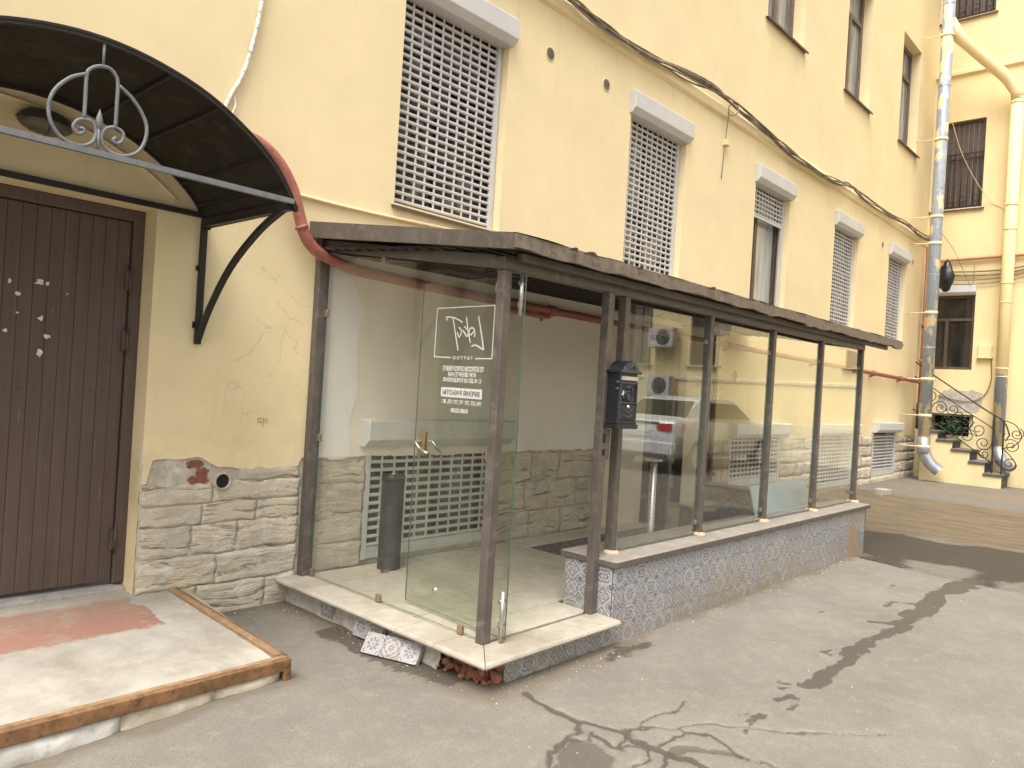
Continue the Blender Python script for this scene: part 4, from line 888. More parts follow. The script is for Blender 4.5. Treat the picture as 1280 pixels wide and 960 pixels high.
for i in range(len(ys2)-1):
    mb = MB(); mb.prism([(.022-u, v) for u, v in bn], lambda u, v: (u, ys2[i]-.0015, ZP+.003+v), lambda u, v: (u, ys2[i+1]+.0015, ZP+.003+v)); mb.build('edge_tile', M['marble'], por, origin=(-.1, (ys2[i]+ys2[i+1])/2, ZP))
mb = MB(); f0 = lambda u, v: (.022-u, -1.6515, ZP+.003+v); mb.prism(bn, f0, lambda u, v: (.022-u, -1.8185-u*1.05, ZP+.003+v)); mb.build('edge_tile', M['marble'], por, origin=(-.1, -1.8, ZP))
xs2 = [.33, .68, 1.02]
mb = MB(); mb.prism(bn, lambda u, v: (.025-u, -1.8215-u*1.05, ZP+.003+v), lambda u, v: (xs2[0]-.0015, -1.8215-u*1.05, ZP+.003+v)); mb.build('edge_tile', M['marble'], por, origin=(.1, -1.95, ZP))
for i in range(2):
    mb = MB(); mb.prism(bn, lambda u, v: (xs2[i]+.0015, -1.8215-u*1.05, ZP+.003+v), lambda u, v: (xs2[i+1]-.0015, -1.8215-u*1.05, ZP+.003+v)); mb.build('edge_tile', M['marble'], por, origin=((xs2[i]+xs2[i+1])/2, -1.95, ZP))
# --- painted wall tiles
TS = .126
mb = MB(); mb.box(-.0622, .0622, 0, .009, -.0622, .0622); AT = mesh_of('painted_tile', mb, M['azulejo'], bevel=.0015)
tr_ = random.Random(21)
def tile_at(x, y, z, rz=0, par=por, rx=0, ry=0): return inst('painted_tile', AT, par, (x, y, z), (rx+tr_.uniform(-.004, .004), ry, rz+tr_.uniform(-.004, .004)))
LW0, LW1, LY, LYB = 1.03, 5.87, -1.958, -1.575
mb = MB(); mb.box(LW0, LW1, LY, LYB, -.2, .482); mb.box(LW1-.20, LW1, LYB+.002, .02, -1.2, .482); mb.build('low_wall', M['grout'], por)
nx_ = int((LW1-LW0)/TS)
for i in range(nx_+1):
    x = LW0+TS*(i+.5)
    if x+TS/2 > LW1+.01: continue
    for j in range(4): tile_at(x, LY-.009, .482-TS*(j+.5)-.001)
for i in range(3):
    for j in range(3 if i < 3 else 4): tile_at(LW0-.009, LY+TS*(i+.5)+.004, .482-TS*(j+.5), R(-90))
for i in range(8): tile_at(.045+TS*(i+.5), -1.968, .062, 0)
# --- pit: steps, tiled retaining faces
mb = MB(); mb.box(2.10, 4.15, -.27, .03, -1.2, ZP-.012); mb.box(5.07, 5.66, -.27, .03, -1.2, .285); mb.build('pit_wall', M['grout'], por)
for i in range(17):
    x = 2.10+TS*(i+.5)
    if x > 4.15: continue
    for j in range(4 if i > 3 else 2): tile_at(x, -.279, .155-TS*(j+.5))
for i in range(5):
    for j in range(5): tile_at(5.07+TS*(i+.4), -.279, .28-TS*(j+.5))
for i in range(11):
    for j in range(5): tile_at(LW1-.209, -.05-TS*(i+.5), .482-TS*(j+.5), R(-90))
mb = MB()
for i in range(2): tile_at(4.159, -.20+TS*i, .155-TS*.5, R(90))
for i in range(6):
    a, b = 2.105+.34*i, 2.105+.34*(i+1)-.004; a = a+.002
    mb = MB(); mb.box(a, min(b, 4.14), -.292, -.022, ZP-.010, ZP+.012)
    mb.build('ledge_tile', M['floor_tile'], por, origin=((a+b)/2, -.15, ZP), bevel=.006)
mb = MB(); mb.box(5.03, 5.665, -.30, -.003, .287, .315); mb.build('ledge_tile', M['floor_tile'], por, bevel=.006)
for k in range(7):
    z = ZP-.175*(k+1); x = 2.1+.27*k
    mb = MB(); mb.box(x, x+.29 if k < 6 else LW1-.21, LYB+.001 if k < 6 else LYB+.001, -.272, -1.6, z); mb.build('pit_step', M['step_top'] if k < 6 else M['concrete_stone'], por, bevel=.006)
mb = MB(); mb.box(4.201, 5.059, -.27, .125, -1.6, -1.03); mb.build('pit_floor', M['concrete_stone'], por)
# --- cap stones
cx_ = [1.005, 2.22, 3.44, 4.66, 5.90]
for i in range(4):
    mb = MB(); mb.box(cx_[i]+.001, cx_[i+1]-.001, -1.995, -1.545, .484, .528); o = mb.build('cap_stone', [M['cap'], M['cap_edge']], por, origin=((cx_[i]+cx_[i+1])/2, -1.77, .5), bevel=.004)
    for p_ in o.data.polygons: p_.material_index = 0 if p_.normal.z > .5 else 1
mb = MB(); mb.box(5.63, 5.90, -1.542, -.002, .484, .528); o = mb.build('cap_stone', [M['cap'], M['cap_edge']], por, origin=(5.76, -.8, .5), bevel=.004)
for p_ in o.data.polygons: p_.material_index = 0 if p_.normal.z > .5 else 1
# --- roof
zr = lambda y: 2.665+(y/-1.99)*(2.40-2.665)
RX0, RX1 = -.09, 6.70
mb = MB()
nX, nY = 90, 6
g2 = lambda i, j: (RX0+(RX1-RX0)*i/nX, -1.995*j/nY)
for i in range(nX+1):
    for j in range(nY+1):
        x, y = g2(i, j); mb.v.append((x, y-(.006*math.sin(x*9)+.008*(vnoise(np.array([x*6.]), np.array([1.]))[0]-.5) if j == nY else 0), zr(y)+(.010*(vnoise(np.array([x*5.]), np.array([y*3.]))[0]-.5))))
mb.f = [(i*(nY+1)+j+1, (i+1)*(nY+1)+j+1, (i+1)*(nY+1)+j, i*(nY+1)+j) for i in range(nX) for j in range(nY)]; mb.mi = [0]*len(mb.f); mb.sm = [True]*len(mb.f)
mb.build('roof_sheet', M['roof_metal'], por, fixn=False)
mb = MB(); n_ = 120
for i in range(n_):
    xa, xb = RX0+(RX1-RX0)*i/n_, RX0+(RX1-RX0)*(i+1)/n_
    e = lambda x: 2.318+.010*(float(vnoise(np.array([x*7.]), np.array([5.]))[0])-.5)*2-(.012 if float(vnoise(np.array([x*2.6+3]), np.array([9.]))[0]) > .72 else 0)
    d = lambda x: -2.0-.010*(float(vnoise(np.array([x*5.]), np.array([2.]))[0])-.5)
    mb.hexa([(xa, d(xa), e(xa)), (xb, d(xb), e(xb)), (xb, -1.975, e(xb)), (xa, -1.975, e(xa))], [(xa, d(xa)+.004, 2.398), (xb, d(xb)+.004, 2.398), (xb, -1.975, 2.398), (xa, -1.975, 2.398)])
mb.build('front_fascia', M['roof_metal'], por)
for (x, w_, h_, a) in [(.47, .13, .014, .6), (.33, .08, .010, .8), (1.02, .07, .012, .6), (1.95, .10, .012, .7), (2.6, .12, .010, .4)]:
    mb = MB(); n = 6
    for i in range(n):
        u0, u1 = x+w_*i/n, x+w_*(i+1)/n; q = lambda u: math.sin(math.pi*(u-x)/w_)
        mb.add([(u0, -2.004, 2.385), (u1, -2.004, 2.385), (u1, -2.006-.03*q(u1)*a, 2.39+h_*q(u1)), (u0, -2.006-.03*q(u0)*a, 2.39+h_*q(u0))], [(0, 1, 2, 3)])
    mb.v += [(v[0], v[1]+.0015, v[2]-.001) for v in mb.v]; k = n*4; mb.f += [tuple(i+k for i in f[::-1]) for f in mb.f[:n]]; mb.mi = [0]*len(mb.f); mb.sm = [False]*len(mb.f)
    mb.build('curled_flashing', M['roof_metal'], por, fixn=False)
mb = MB(); mb.hexa([(RX0, -1.974, 2.318), (RX0+.03, -1.974, 2.318), (RX0+.03, -.0, 2.555), (RX0, -.0, 2.555)], [(RX0-.003, -1.974, 2.402), (RX0+.03, -1.974, 2.402), (RX0+.03, -.0, 2.668), (RX0-.003, -.0, 2.668)]); mb.build('side_fascia', M['brown_metal'], por)
mb = MB(); mb.hexa([(RX1-.03, -1.974, 2.335), (RX1, -1.974, 2.335), (RX1, -.0, 2.59), (RX1-.03, -.0, 2.59)], [(RX1-.03, -1.974, 2.40), (RX1, -1.974, 2.40), (RX1, -.0, 2.662), (RX1-.03, -.0, 2.662)]); mb.build('side_fascia', M['brown_metal'], por)
zc_ = lambda y: 2.352+(y+1.97)*.072
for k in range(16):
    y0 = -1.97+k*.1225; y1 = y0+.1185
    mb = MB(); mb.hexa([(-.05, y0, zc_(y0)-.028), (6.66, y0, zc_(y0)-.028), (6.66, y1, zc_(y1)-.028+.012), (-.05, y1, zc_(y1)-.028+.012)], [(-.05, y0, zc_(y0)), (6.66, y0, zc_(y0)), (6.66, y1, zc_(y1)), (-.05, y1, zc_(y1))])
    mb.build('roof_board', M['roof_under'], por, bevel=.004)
mb = MB(); mb.box(-.005, 5.925, -1.832, -1.768, 2.235, 2.305); mb.build('front_beam', M['brown_metal'], por, bevel=.003)
mb = MB(); mb.box(.07, 6.5, -1.90, -1.86, 2.285, 2.325); mb.build('front_batten', M['brown_metal'], por)
mb = MB(); mb.hexa([(.0, -1.766, 2.245), (.06, -1.766, 2.245), (.06, -.04, 2.475), (.0, -.04, 2.475)], [(.0, -1.766, 2.315), (.06, -1.766, 2.315), (.06, -.04, 2.548), (.0, -.04, 2.548)]); mb.build('side_beam', M['brown_metal'], por)
mb = MB(); mb.hexa([(5.865, -1.766, 2.245), (5.92, -1.766, 2.245), (5.92, -.04, 2.475), (5.865, -.04, 2.475)], [(5.865, -1.766, 2.3), (5.92, -1.766, 2.3), (5.92, -.04, 2.53), (5.865, -.04, 2.53)]); mb.build('side_beam', M['brown_metal'], por)
# --- posts
PX = [(.035, ZP), (1.055, ZP-.03), (1.205, .53), (2.375, .53), (3.54, .53), (4.695, .53), (5.89, .53)]
for i, (x, zb) in enumerate(PX):
    hw = .031 if i < 2 else .027
    mb = MB(); y_ = -1.80 if i != 1 else -1.825
    if i == 1: x = 0.985; 
    mb.box(x-hw, x+hw, y_-.03, y_+.03, zb, 2.2345); mb.build('post', M['brown_metal'], por, origin=(x, y_, zb), bevel=.005)
    if i >= 2:
        rr = random.Random(i); mb = MB(); mb.lathe((x-.005, -1.815, .527), [(.055, 0), (.058, .008), (.045, .02), (.028, .026)], 11); mb.v = [(v[0]+rr.uniform(-.006, .006), v[1]+rr.uniform(-.006, .006), v[2]) for v in mb.v]
        mb.build('foam_pad', simple('pale_foam', (.56, .43, .30), .9) if i == 2 else bpy.data.materials['pale_foam'], por)
    if i >= 3:
        mb = MB(); mb.box(x-hw-.002, x+hw+.002, y_-.033, y_+.031, .545, .575); mb.build('rust_collar', M['rust'], por)
mb = MB(); mb.box(-.03, .05, -.065, .0, .0+ZP-.0, 2.56); mb.box(.052, .062, -.05, -.02, .2, 2.47); mb.build('post', M['brown_metal'], por, origin=(.01, -.03, ZP), bevel=.004)
mb = MB(); mb.box(5.865, 5.92, -.06, -.012, .53, 2.47); mb.build('post', M['brown_metal'], por, origin=(5.89, -.03, .53), bevel=.004)
mb = MB(); mb.box(.95, 1.055, -1.852, -1.846, 1.16, 1.36); mb.box(.972, .998, -1.858, -1.8525, 1.19, 1.23, 1); mb.box(.972, .998, -1.858, -1.8525, 1.27, 1.33, 1); mb.build('strike_plate', [M['brown_metal'], M['hole']], por)
# --- panes (10 mm sheets with green edges) and clips
def pane(name, mb, mat, parent, origin):
    o = mb.build(name, [M[mat], M['glass_edge']], parent, origin=origin)
    ar = sorted(o.data.polygons, key=lambda p: -p.area)[:2]
    for p in o.data.polygons: p.material_index = 0 if p in ar or p.area > .2*ar[1].area else 1
    return o
def clip(x, y, z, par, d='x'):
    mb = MB()
    if d == 'x': mb.box(x-.02, x+.02, y-.013, y+.013, z-.017, z+.017)
    else: mb.box(x-.013, x+.013, y-.02, y+.02, z-.025, z+.025)
    mb.build('clip', M['brass'], par, bevel=.003)
mb = MB(); mb.hexa([(.030, -1.765, .185), (.040, -1.765, .185), (.040, -.075, .185), (.030, -.075, .185)], [(.030, -1.765, 2.235), (.040, -1.765, 2.235), (.040, -.075, 2.455), (.030, -.075, 2.455)])
gp = pane('glass_pane', mb, 'glass_side', por, (.035, -.9, .185))
for y, z in ((-.078, 2.03), (-.078, 1.15), (-1.762, 2.14), (-1.762, 1.2)): clip(.035, y, z, gp, 'y')
for y in (-.09, -.86, -1.62): clip(.035, y, .20, gp, 'y')
clip(.035, -.71, 2.37, gp, 'y')
for a, b in zip(PX[2:-1], PX[3:]):
    mb = MB(); mb.box(a[0]+.033, b[0]-.033, -1.805, -1.795, .545, 2.20); gp = pane('glass_pane', mb, 'glass', por, ((a[0]+b[0])/2, -1.8, .545))
    for x, s in ((a[0]+.036, 1), (b[0]-.036, -1)):
        for z in (.63, 2.03): clip(x, -1.8, z, gp)
mb = MB(); mb.hexa([(5.886, -1.765, .545), (5.896, -1.765, .545), (5.896, -.065, .545), (5.886, -.065, .545)], [(5.886, -1.765, 2.24), (5.896, -1.765, 2.24), (5.896, -.065, 2.46), (5.886, -.065, 2.46)])
gp = pane('glass_pane', mb, 'glass_side', por, (5.89, -.9, .545))
for y in (-1.74, -.09):
    for z in (.63, 2.0): clip(5.891, y, z, gp, 'y')
# --- glass door swung inwards, lettering seen from behind
da, db = Vector((.132, -1.875, 0)), Vector((.178, -.955, 0)); dd = (db-da).normalized(); dn = Vector((dd.y, -dd.x, 0))
q = lambda s, t, z: tuple(da+dd*s+dn*t+Vector((0, 0, z)))
Ld = (db-da).length
mb = MB(); mb.hexa([q(0, -.005, .19), q(Ld, -.005, .19), q(Ld, .005, .19), q(0, .005, .19)], [q(0, -.005, 2.215), q(Ld, -.005, 2.215), q(Ld, .005, 2.215), q(0, .005, 2.215)])
gd = pane('glass_door', mb, 'glass_door', por, (.15, -1.85, .19))
for z0, z1 in ((1.99, 2.225), (.185, .46)):
    mb = MB(); mb.tube([(.108, -1.865, z0), (.108, -1.865, z1)], .012, 12)
    for t_ in (.28, .78):
        zz = z0+(z1-z0)*t_; mb.tube([q(.03, -.03, zz), q(.03, .02, zz)], .008, 10); mb.lathe(q(.03, -.006, zz), [(.0001, -.014), (.016, -.012), (.017, 0)], 14, 0, 'X')
    mb.build('hinge', M['steel'], gd)
mb = MB(); mb.hexa([q(Ld-.115, -.016, 1.125), q(Ld-.05, -.016, 1.125), q(Ld-.05, -.006, 1.125), q(Ld-.115, -.006, 1.125)], [q(Ld-.115, -.016, 1.275), q(Ld-.05, -.016, 1.275), q(Ld-.05, -.006, 1.275), q(Ld-.115, -.006, 1.275)])
mb.hexa([q(Ld-.115, .006, 1.125), q(Ld-.05, .006, 1.125), q(Ld-.05, .016, 1.125), q(Ld-.115, .016, 1.125)], [q(Ld-.115, .006, 1.275), q(Ld-.05, .006, 1.275), q(Ld-.05, .016, 1.275), q(Ld-.115, .016, 1.275)])
mb.build('lock_plate', M['brass'], gd, bevel=.002)
for s in (-1, 1):
    mb = MB(); mb.tube(smooth_pts([q(Ld-.085, s*.014, 1.215), q(Ld-.085, s*.055, 1.215), q(Ld-.10, s*.068, 1.205), q(Ld-.14, s*.068, 1.175), q(Ld-.19, s*.06, 1.155), q(Ld-.20, s*.05, 1.152)], 4), .009, 8); mb.build('lever_handle', M['steel'], gd)
mb = MB(); mb.lathe(q(.62, -.006, .32), [(.0001, -.018), (.016, -.014), (.022, 0)], 14, 0, 'X'); mb.build('door_stop', M['steel'], gd)
TX = [[(-1.220, 1.978), (-1.202, 1.995), (-1.221, 1.999), (-1.273, 1.994), (-1.325, 1.978), (-1.360, 1.963)], [(-1.270, 1.990), (-1.296, 1.907), (-1.335, 1.793)], [(-1.329, 1.933), (-1.349, 1.920), (-1.356, 1.907), (-1.343, 1.875), (-1.330, 1.881), (-1.316, 1.905)], [(-1.394, 1.996), (-1.417, 1.911), (-1.442, 1.841)], [(-1.381, 1.937), (-1.417, 1.911), (-1.408, 1.877), (-1.371, 1.915)], [(-1.478, 1.902), (-1.464, 1.925), (-1.440, 1.928), (-1.426, 1.911), (-1.431, 1.890), (-1.449, 1.890), (-1.469, 1.906), (-1.480, 1.885), (-1.472, 1.877)], [(-1.503, 1.997), (-1.536, 1.894), (-1.564, 1.798)], [(-1.564, 1.798), (-1.515, 1.818), (-1.485, 1.826), (-1.456, 1.818)]]
def on_door(y, z, t=-.0065):
    s = (y-da.y)/dd.y; return q(s, t, z)
mb = MB()
for L in TX:
    P = smooth_pts([on_door(y, z) for y, z in L], 4)
    for i in range(len(P)-1): mb.bar(P[i], P[i+1], .0085, .002, upv=dn)
mb.build('script_lettering', M['white'], gd)
mb = MB()
for L in ([(-1.64, 2.057), (-1.111, 2.055)], [(-1.111, 2.055), (-1.109, 1.752)], [(-1.109, 1.752), (-1.269, 1.749)], [(-1.495, 1.747), (-1.64, 1.748)], [(-1.64, 2.057), (-1.64, 1.748)]): mb.bar(on_door(*L[0]), on_door(*L[1]), .007, .002, upv=dn)
mb.build('lettering_frame', M['white'], gd)
rz_ = math.atan2(dd.y, dd.x)
def door_text(s, y0, y1, zb, h, mat='white', t=-.0062, bold=.022):
    me = text_mesh(s, abs(y1-y0), h, bold=bold); me.materials.append(M[mat]); inst('lettering', me, gd, on_door(min(y0, y1), zb, t), (R(90), 0, rz_))
door_text('T A T T O O', -1.289, -1.474, 1.738, .02)
door_text('ПО ВОПРОСАМ ЗАПИСИ ПИШИТЕ', -1.198, -1.574, 1.667, .032)
door_text('ИЛИ ЗВОНИТЕ НАМ', -1.256, -1.509, 1.634, .028)
door_text('С 10 ДО 22 ЕЖЕДНЕВНО', -1.207, -1.559, 1.597, .030)
mb = MB(); mb.hexa([on_door(-1.195, 1.508, -.0055), on_door(-1.572, 1.508, -.0055), on_door(-1.572, 1.508, -.0068), on_door(-1.195, 1.508, -.0068)], [on_door(-1.195, 1.566, -.0055), on_door(-1.572, 1.566, -.0055), on_door(-1.572, 1.566, -.0068), on_door(-1.195, 1.566, -.0068)]); mb.build('white_strip', M['white'], gd)
for tt in (-.0082,): door_text('ВРЕМЯ РАБОТЫ', -1.215, -1.552, 1.522, .030, 'dark_letter', tt, .01)
door_text('ПН, ВТ, СР, ЧТ, ПТ, СБ, ВС', -1.209, -1.571, 1.465, .028)
door_text('10:00-22:00', -1.301, -1.456, 1.417, .026)

# ================================================================== things in and around the porch
mbx = thing('mailbox', 'dark blue-grey ornate metal mailbox marked 4 on the porch post', 'mailbox', (1.10, -1.88, 1.32))
x0, x1, y0, y1 = .985, 1.215, -1.955, -1.845
mb = MB(); mb.box(x0+.012, x1-.012, y0+.008, y1, 1.355, 1.665); mb.build('body', M['mailbox'], mbx, bevel=.004)
mb = MB(); mb.box(x0-.002, x1+.002, y0-.006, y1, 1.318, 1.345); mb.box(x0+.006, x1-.006, y0+.002, y1, 1.345, 1.362); mb.build('base_moulding', M['mailbox'], mbx, bevel=.004)
mb = MB(); ar = [(x0-.008, 1.655), (x0-.008, 1.672), (x0+.025, 1.676), (x0+.045, 1.700), (x0+.075, 1.724), ((x0+x1)/2, 1.734), (x1-.075, 1.724), (x1-.045, 1.700), (x1-.025, 1.676), (x1+.008, 1.672), (x1+.008, 1.655)]
mb.prism(ar, lambda u, v: (u, y0-.012, v), lambda u, v: (u, y1, v)); mb.build('lid', M['mailbox'], mbx, bevel=.005)
mb = MB(); mb.prism([(u*.86+(x0+x1)/2*.14, 1.655+(v-1.655)*.80+.004) for u, v in ar], lambda u, v: (u, y0-.016, v), lambda u, v: (u, y0-.010, v)); lp = mb.build('lid_pediment', M['mailbox_edge'], mbx, bevel=.002)
mb = MB(); mb.tube(smooth_pts([(1.07, y0-.02, 1.685), (1.085, y0-.022, 1.70), (1.10, y0-.024, 1.707), (1.115, y0-.022, 1.70), (1.13, y0-.02, 1.685)], 3), .005, 6); mb.lathe((1.10, y0-.018, 1.69), [(.0001, -.008), (.009, -.004), (.011, .004)], 10, 0, 'Y'); mb.build('lid_crest', M['mailbox_edge'], mbx)
mb = MB(); mb.box(x0+.022, x1-.022, y0-.006, y0+.01, 1.612, 1.640); mb.build('slot_flap', M['silver'], mbx, bevel=.004)
mb = MB(); mb.box(x0+.018, x1-.018, y0-.004, y0+.009, 1.592, 1.603); mb.box(x0+.018, x1-.018, y0-.003, y0+.009, 1.472, 1.480); mb.box(x0+.018, x0+.026, y0-.002, y0+.009, 1.375, 1.59); mb.box(x1-.026, x1-.018, y0-.002, y0+.009, 1.375, 1.59); mb.build('panel_moulding', M['mailbox_edge'], mbx, bevel=.002)
mb = MB(); mb.box(x0+.03, x1-.03, y0+.002, y0+.0085, 1.372, 1.468); mb.build('door', M['mailbox'], mbx, bevel=.003)
mb = MB(); yc = y0+.004
sh_ = [(1.07, 1.545), (1.13, 1.545), (1.135, 1.515), (1.10, 1.487), (1.065, 1.515)]
mb.tube([(u, yc, v) for u, v in sh_+[sh_[0]]], .004, 6); mb.lathe((1.10, yc, 1.57), [(.0001, -.01), (.012, -.006), (.014, .004)], 10, 0, 'Y')
for s in (-1, 1):
    mb.tube(smooth_pts([(1.10+s*.01, yc, 1.56), (1.10+s*.03, yc, 1.575), (1.10+s*.045, yc, 1.562), (1.10+s*.035, yc, 1.552)], 3), .004, 6)
    mb.tube(smooth_pts([(1.10+s*.04, yc, 1.545), (1.10+s*.052, yc, 1.52), (1.10+s*.045, yc, 1.495), (1.10+s*.02, yc, 1.485)], 3), .0035, 6)
    mb.lathe((1.10+s*.108, y0+.012, 1.56), [(.0001, -.008), (.008, 0), (.009, .012)], 8, 0, 'Y'); mb.lathe((1.10+s*.108, y0+.012, 1.60), [(.0001, -.008), (.008, 0), (.009, .012)], 8, 0, 'Y')
mb.box(1.085, 1.115, yc-.002, yc+.004, 1.50, 1.535); tag(mb.build('relief_crest', M['mailbox_edge'], mbx), kind='stuff')
mb = MB(); mb.tube(smooth_pts([(1.055, yc, 1.432), (1.075, yc-.004, 1.422), (1.10, yc-.006, 1.418), (1.125, yc-.004, 1.424), (1.15, yc, 1.442)], 3), .005, 6); mb.tube(smooth_pts([(1.05, yc, 1.402), (1.10, yc-.004, 1.388), (1.15, yc, 1.402)], 3), .006, 6); mb.build('pull_relief', M['mailbox_edge'], mbx)
mb = MB(); mb.lathe((1.10, y0, 1.452), [(.0001, -.010), (.011, -.006), (.012, .006)], 14, 0, 'Y'); mb.build('lock', M['silver'], mbx)
me = text_mesh('4', .024, .042, bold=.01, ext=.001); me.materials.append(M['white']); inst('number', me, mbx, (1.030, y0-.0005+.006, 1.51), (R(90), 0, 0))

mbx.location.z += .05; mbx.scale.z = 1.05; mbx.location.x -= .012

ab = thing('ash_bin', 'dark cylindrical street ash bin standing before the basement shutter', 'bin', (.63, -.20, ZP))
mb = MB(); mb.lathe((.63, -.20, ZP), [(.0001, .002), (.086, .002), (.088, .012), (.085, .02), (.085, .66)], 28); mb.build('body', M['bin'], ab)
mb = MB(); mb.lathe((.63, -.20, ZP), [(.085, .66), (.089, .662), (.089, .695), (.083, .705), (.03, .712), (.0001, .713)], 28); mb.build('lid', M['bin'], ab)
mb = MB(); mb.lathe((.63, -.20, ZP+.712), [(.0001, .006), (.022, .004), (.024, 0)], 12); mb.build('knob', M['steel'], ab)
mb = MB(); mb.box(.50, .57, -.30, -.27, ZP+.002, ZP+.016); tag(mb.build('brick_shard', M['brick'], origin=(.53, -.28, ZP), bevel=.003), 'small brick shard on the tiles beside the ash bin', 'shard')

mb = MB(); mb.hexa([(3.72, -1.66, .532), (5.04, -1.66, .532), (5.04, -1.645, .532), (3.72, -1.645, .532)], [(3.73, -1.585, .80), (5.04, -1.585, .80), (5.04, -1.57, .80), (3.73, -1.57, .80)])
tag(mb.build('blue_sheet', M['panel_blue'], origin=(4.4, -1.6, .53), bevel=.003), 'pale blue sheet leaning inside the porch behind the glass panes', 'sheet')
mb = MB(); mb.tube([(2.215, -1.48, -.25), (2.205, -1.48, 1.07)], .028, 14); mb.tube([(2.24, -1.44, 1.06), (5.6, -1.44, 1.06)], .02, 10) if False else None
mb.box(2.15, 2.27, -1.52, -1.44, 1.07, 1.085)
tag(mb.build('steel_post', M['steel'], origin=(2.21, -1.48, -.25)), 'steel handrail post behind the first long glass pane', 'post')
mb = MB(); mb.box(5.70, 5.76, -.08, -.03, .53, .57); tag(mb.build('small_box', M['step_dark'], origin=(5.73, -.05, .53), bevel=.004), 'little dark box lying on the cap at the far porch wall', 'box')

# loose tile strips and brick rubble at the broken corner of the platform
def strip(p0, p1, zc, tilt, n, label, yawoff=0):
    p0, p1 = Vector(p0), Vector(p1); d = (p1-p0).normalized(); ang = math.atan2(d.y, d.x)
    T = thing('loose_tile_strip', label, 'tiles', ((p0.x+p1.x)/2, (p0.y+p1.y)/2, 0), 'broken tile strips at the platform edge')
    for k in range(n):
        c = p0+d*(TS*(k+.5))
        o = inst('painted_tile', AT, T, (c.x, c.y, zc+.004*k*0), (0, 0, 0)); o.rotation_euler = (tilt, 0, ang)
        mb = MB(); mb.box(-.062, .062, .0095, .030, -.060, .060); me = mesh_of('mortar_back', mb, M['mortar'])
        b = bpy.data.objects.new('mortar_back', me); C.objects.link(b); b.parent = o
    return T
strip((-.155, -.88), (-.135, -1.14), .075, R(-12), 2, 'two painted tiles still upright on mortar below the marble edge')
strip((-.262, -1.13), (-.125, -1.55), .060, R(-38), 3, 'fallen strip of three painted tiles leaning on the broken platform')
mb = MB(); mb.box(-.09, -.07, -.42, -.17, .0, .12); T = thing('loose_tile_strip', 'single dusty painted tile left beside the wall under the marble edge', 'tiles', (-.09, -.55, 0), 'broken tile strips at the platform edge')
o = inst('painted_tile', AT, T, (-.118, -.52, .085), (0, 0, R(-90))); mb = MB(); mb.box(-.06, .06, .0095, .03, -.06, .06); b = mb.build('mortar_back', M['mortar'], origin=(0, 0, 0)); b.parent = o
rr = random.Random(12)
for k in range(26):
    s_ = rr.uniform(.034, .056) if k < 16 else rr.uniform(.012, .026)
    t_ = (k % 8+.5)/8 if k < 16 else rr.random(); bx = -.035+rr.uniform(-.02, .02)+(-.05*rr.random() if k >= 16 else 0); by = -1.52-.42*t_; bz = float(gz(bx))+s_*.55+(.075 if k < 8 else 0)
    if k in (7, 15): bx = .015; by = -1.935
    b = bmesh.new(); bmesh.ops.create_icosphere(b, subdivisions=1, radius=s_)
    for v in b.verts:
        n = v.co.normalized(); v.co = n*s_*rr.uniform(.62, 1.15); v.co.x *= 1.2; v.co.z *= .8
    me = bpy.data.meshes.new('brick_chunk'); b.to_mesh(me); b.free(); me.materials.append(M['brick'])
    o = bpy.data.objects.new('brick_chunk', me); C.objects.link(o); o.location = (bx, by, bz); o.rotation_euler = (rr.uniform(-1, 1), rr.uniform(-1, 1), rr.uniform(0, 6))
    tag(o, 'crumbled red brick chunk spilling from under the marble corner of the porch', 'rubble', 'brick rubble under the porch corner')
mb = MB(); mb.box(-.02, .043, -1.90, -1.502, -.05, ZP-.04); mb.build('rubble_core', M['brick'], por)

# red gas pipe
gp_ = thing('gas_pipe', 'red gas pipe bending down from the canopy and running along the wall through the porch', 'pipe', (-.2, -.1, 2.4))
pts = smooth_pts([(-1.3, -.10, 2.99), (-.95, -.10, 3.07), (-.72, -.11, 3.09), (-.56, -.12, 3.06), (-.42, -.12, 2.97), (-.31, -.12, 2.82), (-.25, -.12, 2.66), (-.20, -.12, 2.54), (-.12, -.115, 2.46), (.02, -.11, 2.41), (.25, -.09, 2.375), (.6, -.085, 2.36), (1.2, -.08, 2.345), (1.95, -.08, 2.335)], 5)
mb = MB(); mb.tube(pts, .040, 14); mb.tube([(1.95, -.08, 2.335), (15.0, -.08, 2.21)], .036, 12); mb.build('pipe', M['red_pipe'], gp_)
mb = MB(); mb.tube([(-.235, -.12, 2.60), (-.225, -.12, 2.58)], .046, 12); mb.build('weld_collar', M['red_pipe'], gp_)
for x in (1.98, 2.45, 6.05, 9.0, 11.9, 13.6):
    z = 2.335-(x-1.95)*.125/13.05; mb = MB(); mb.tube([(x, -.08, z), (x+.10, -.08, z-.001)], .050, 12); mb.box(x+.03, x+.07, -.06, 0, z-.07, z-.04); mb.build('pipe_clamp', M['red_pipe'], gp_)
mb = MB(); mb.tube([(1.9, -.08, 2.27), (2.42, -.08, 2.265)], .022, 10); mb.tube([(2.36, -.08, 2.22), (2.36, -.08, 2.33)], .016, 8); mb.build('valve', M['red_pipe'], gp_)
rs_ = thing('gas_riser', 'thin red riser pipe in the corner behind the grey downpipe', 'pipe', (15.0, -.1, 1.3))
mb = MB(); mb.tube([(15.02, -.10, 1.22), (15.02, -.10, 5.12)], .034, 12); mb.build('pipe', M['red_pipe'], rs_)
for z in (2.18, 2.62, 3.4):
    mb = MB(); mb.tube([(15.02, -.10, z), (15.02, -.10, z+.09)], .048, 12); mb.build('pipe_clamp', M['red_pipe'], rs_)
mb = MB(); mb.tube([(15.02, -.10, 1.2), (15.02, -.10, 1.75)], .05, 10); mb.build('dark_sleeve', M['frame_brown'], rs_)

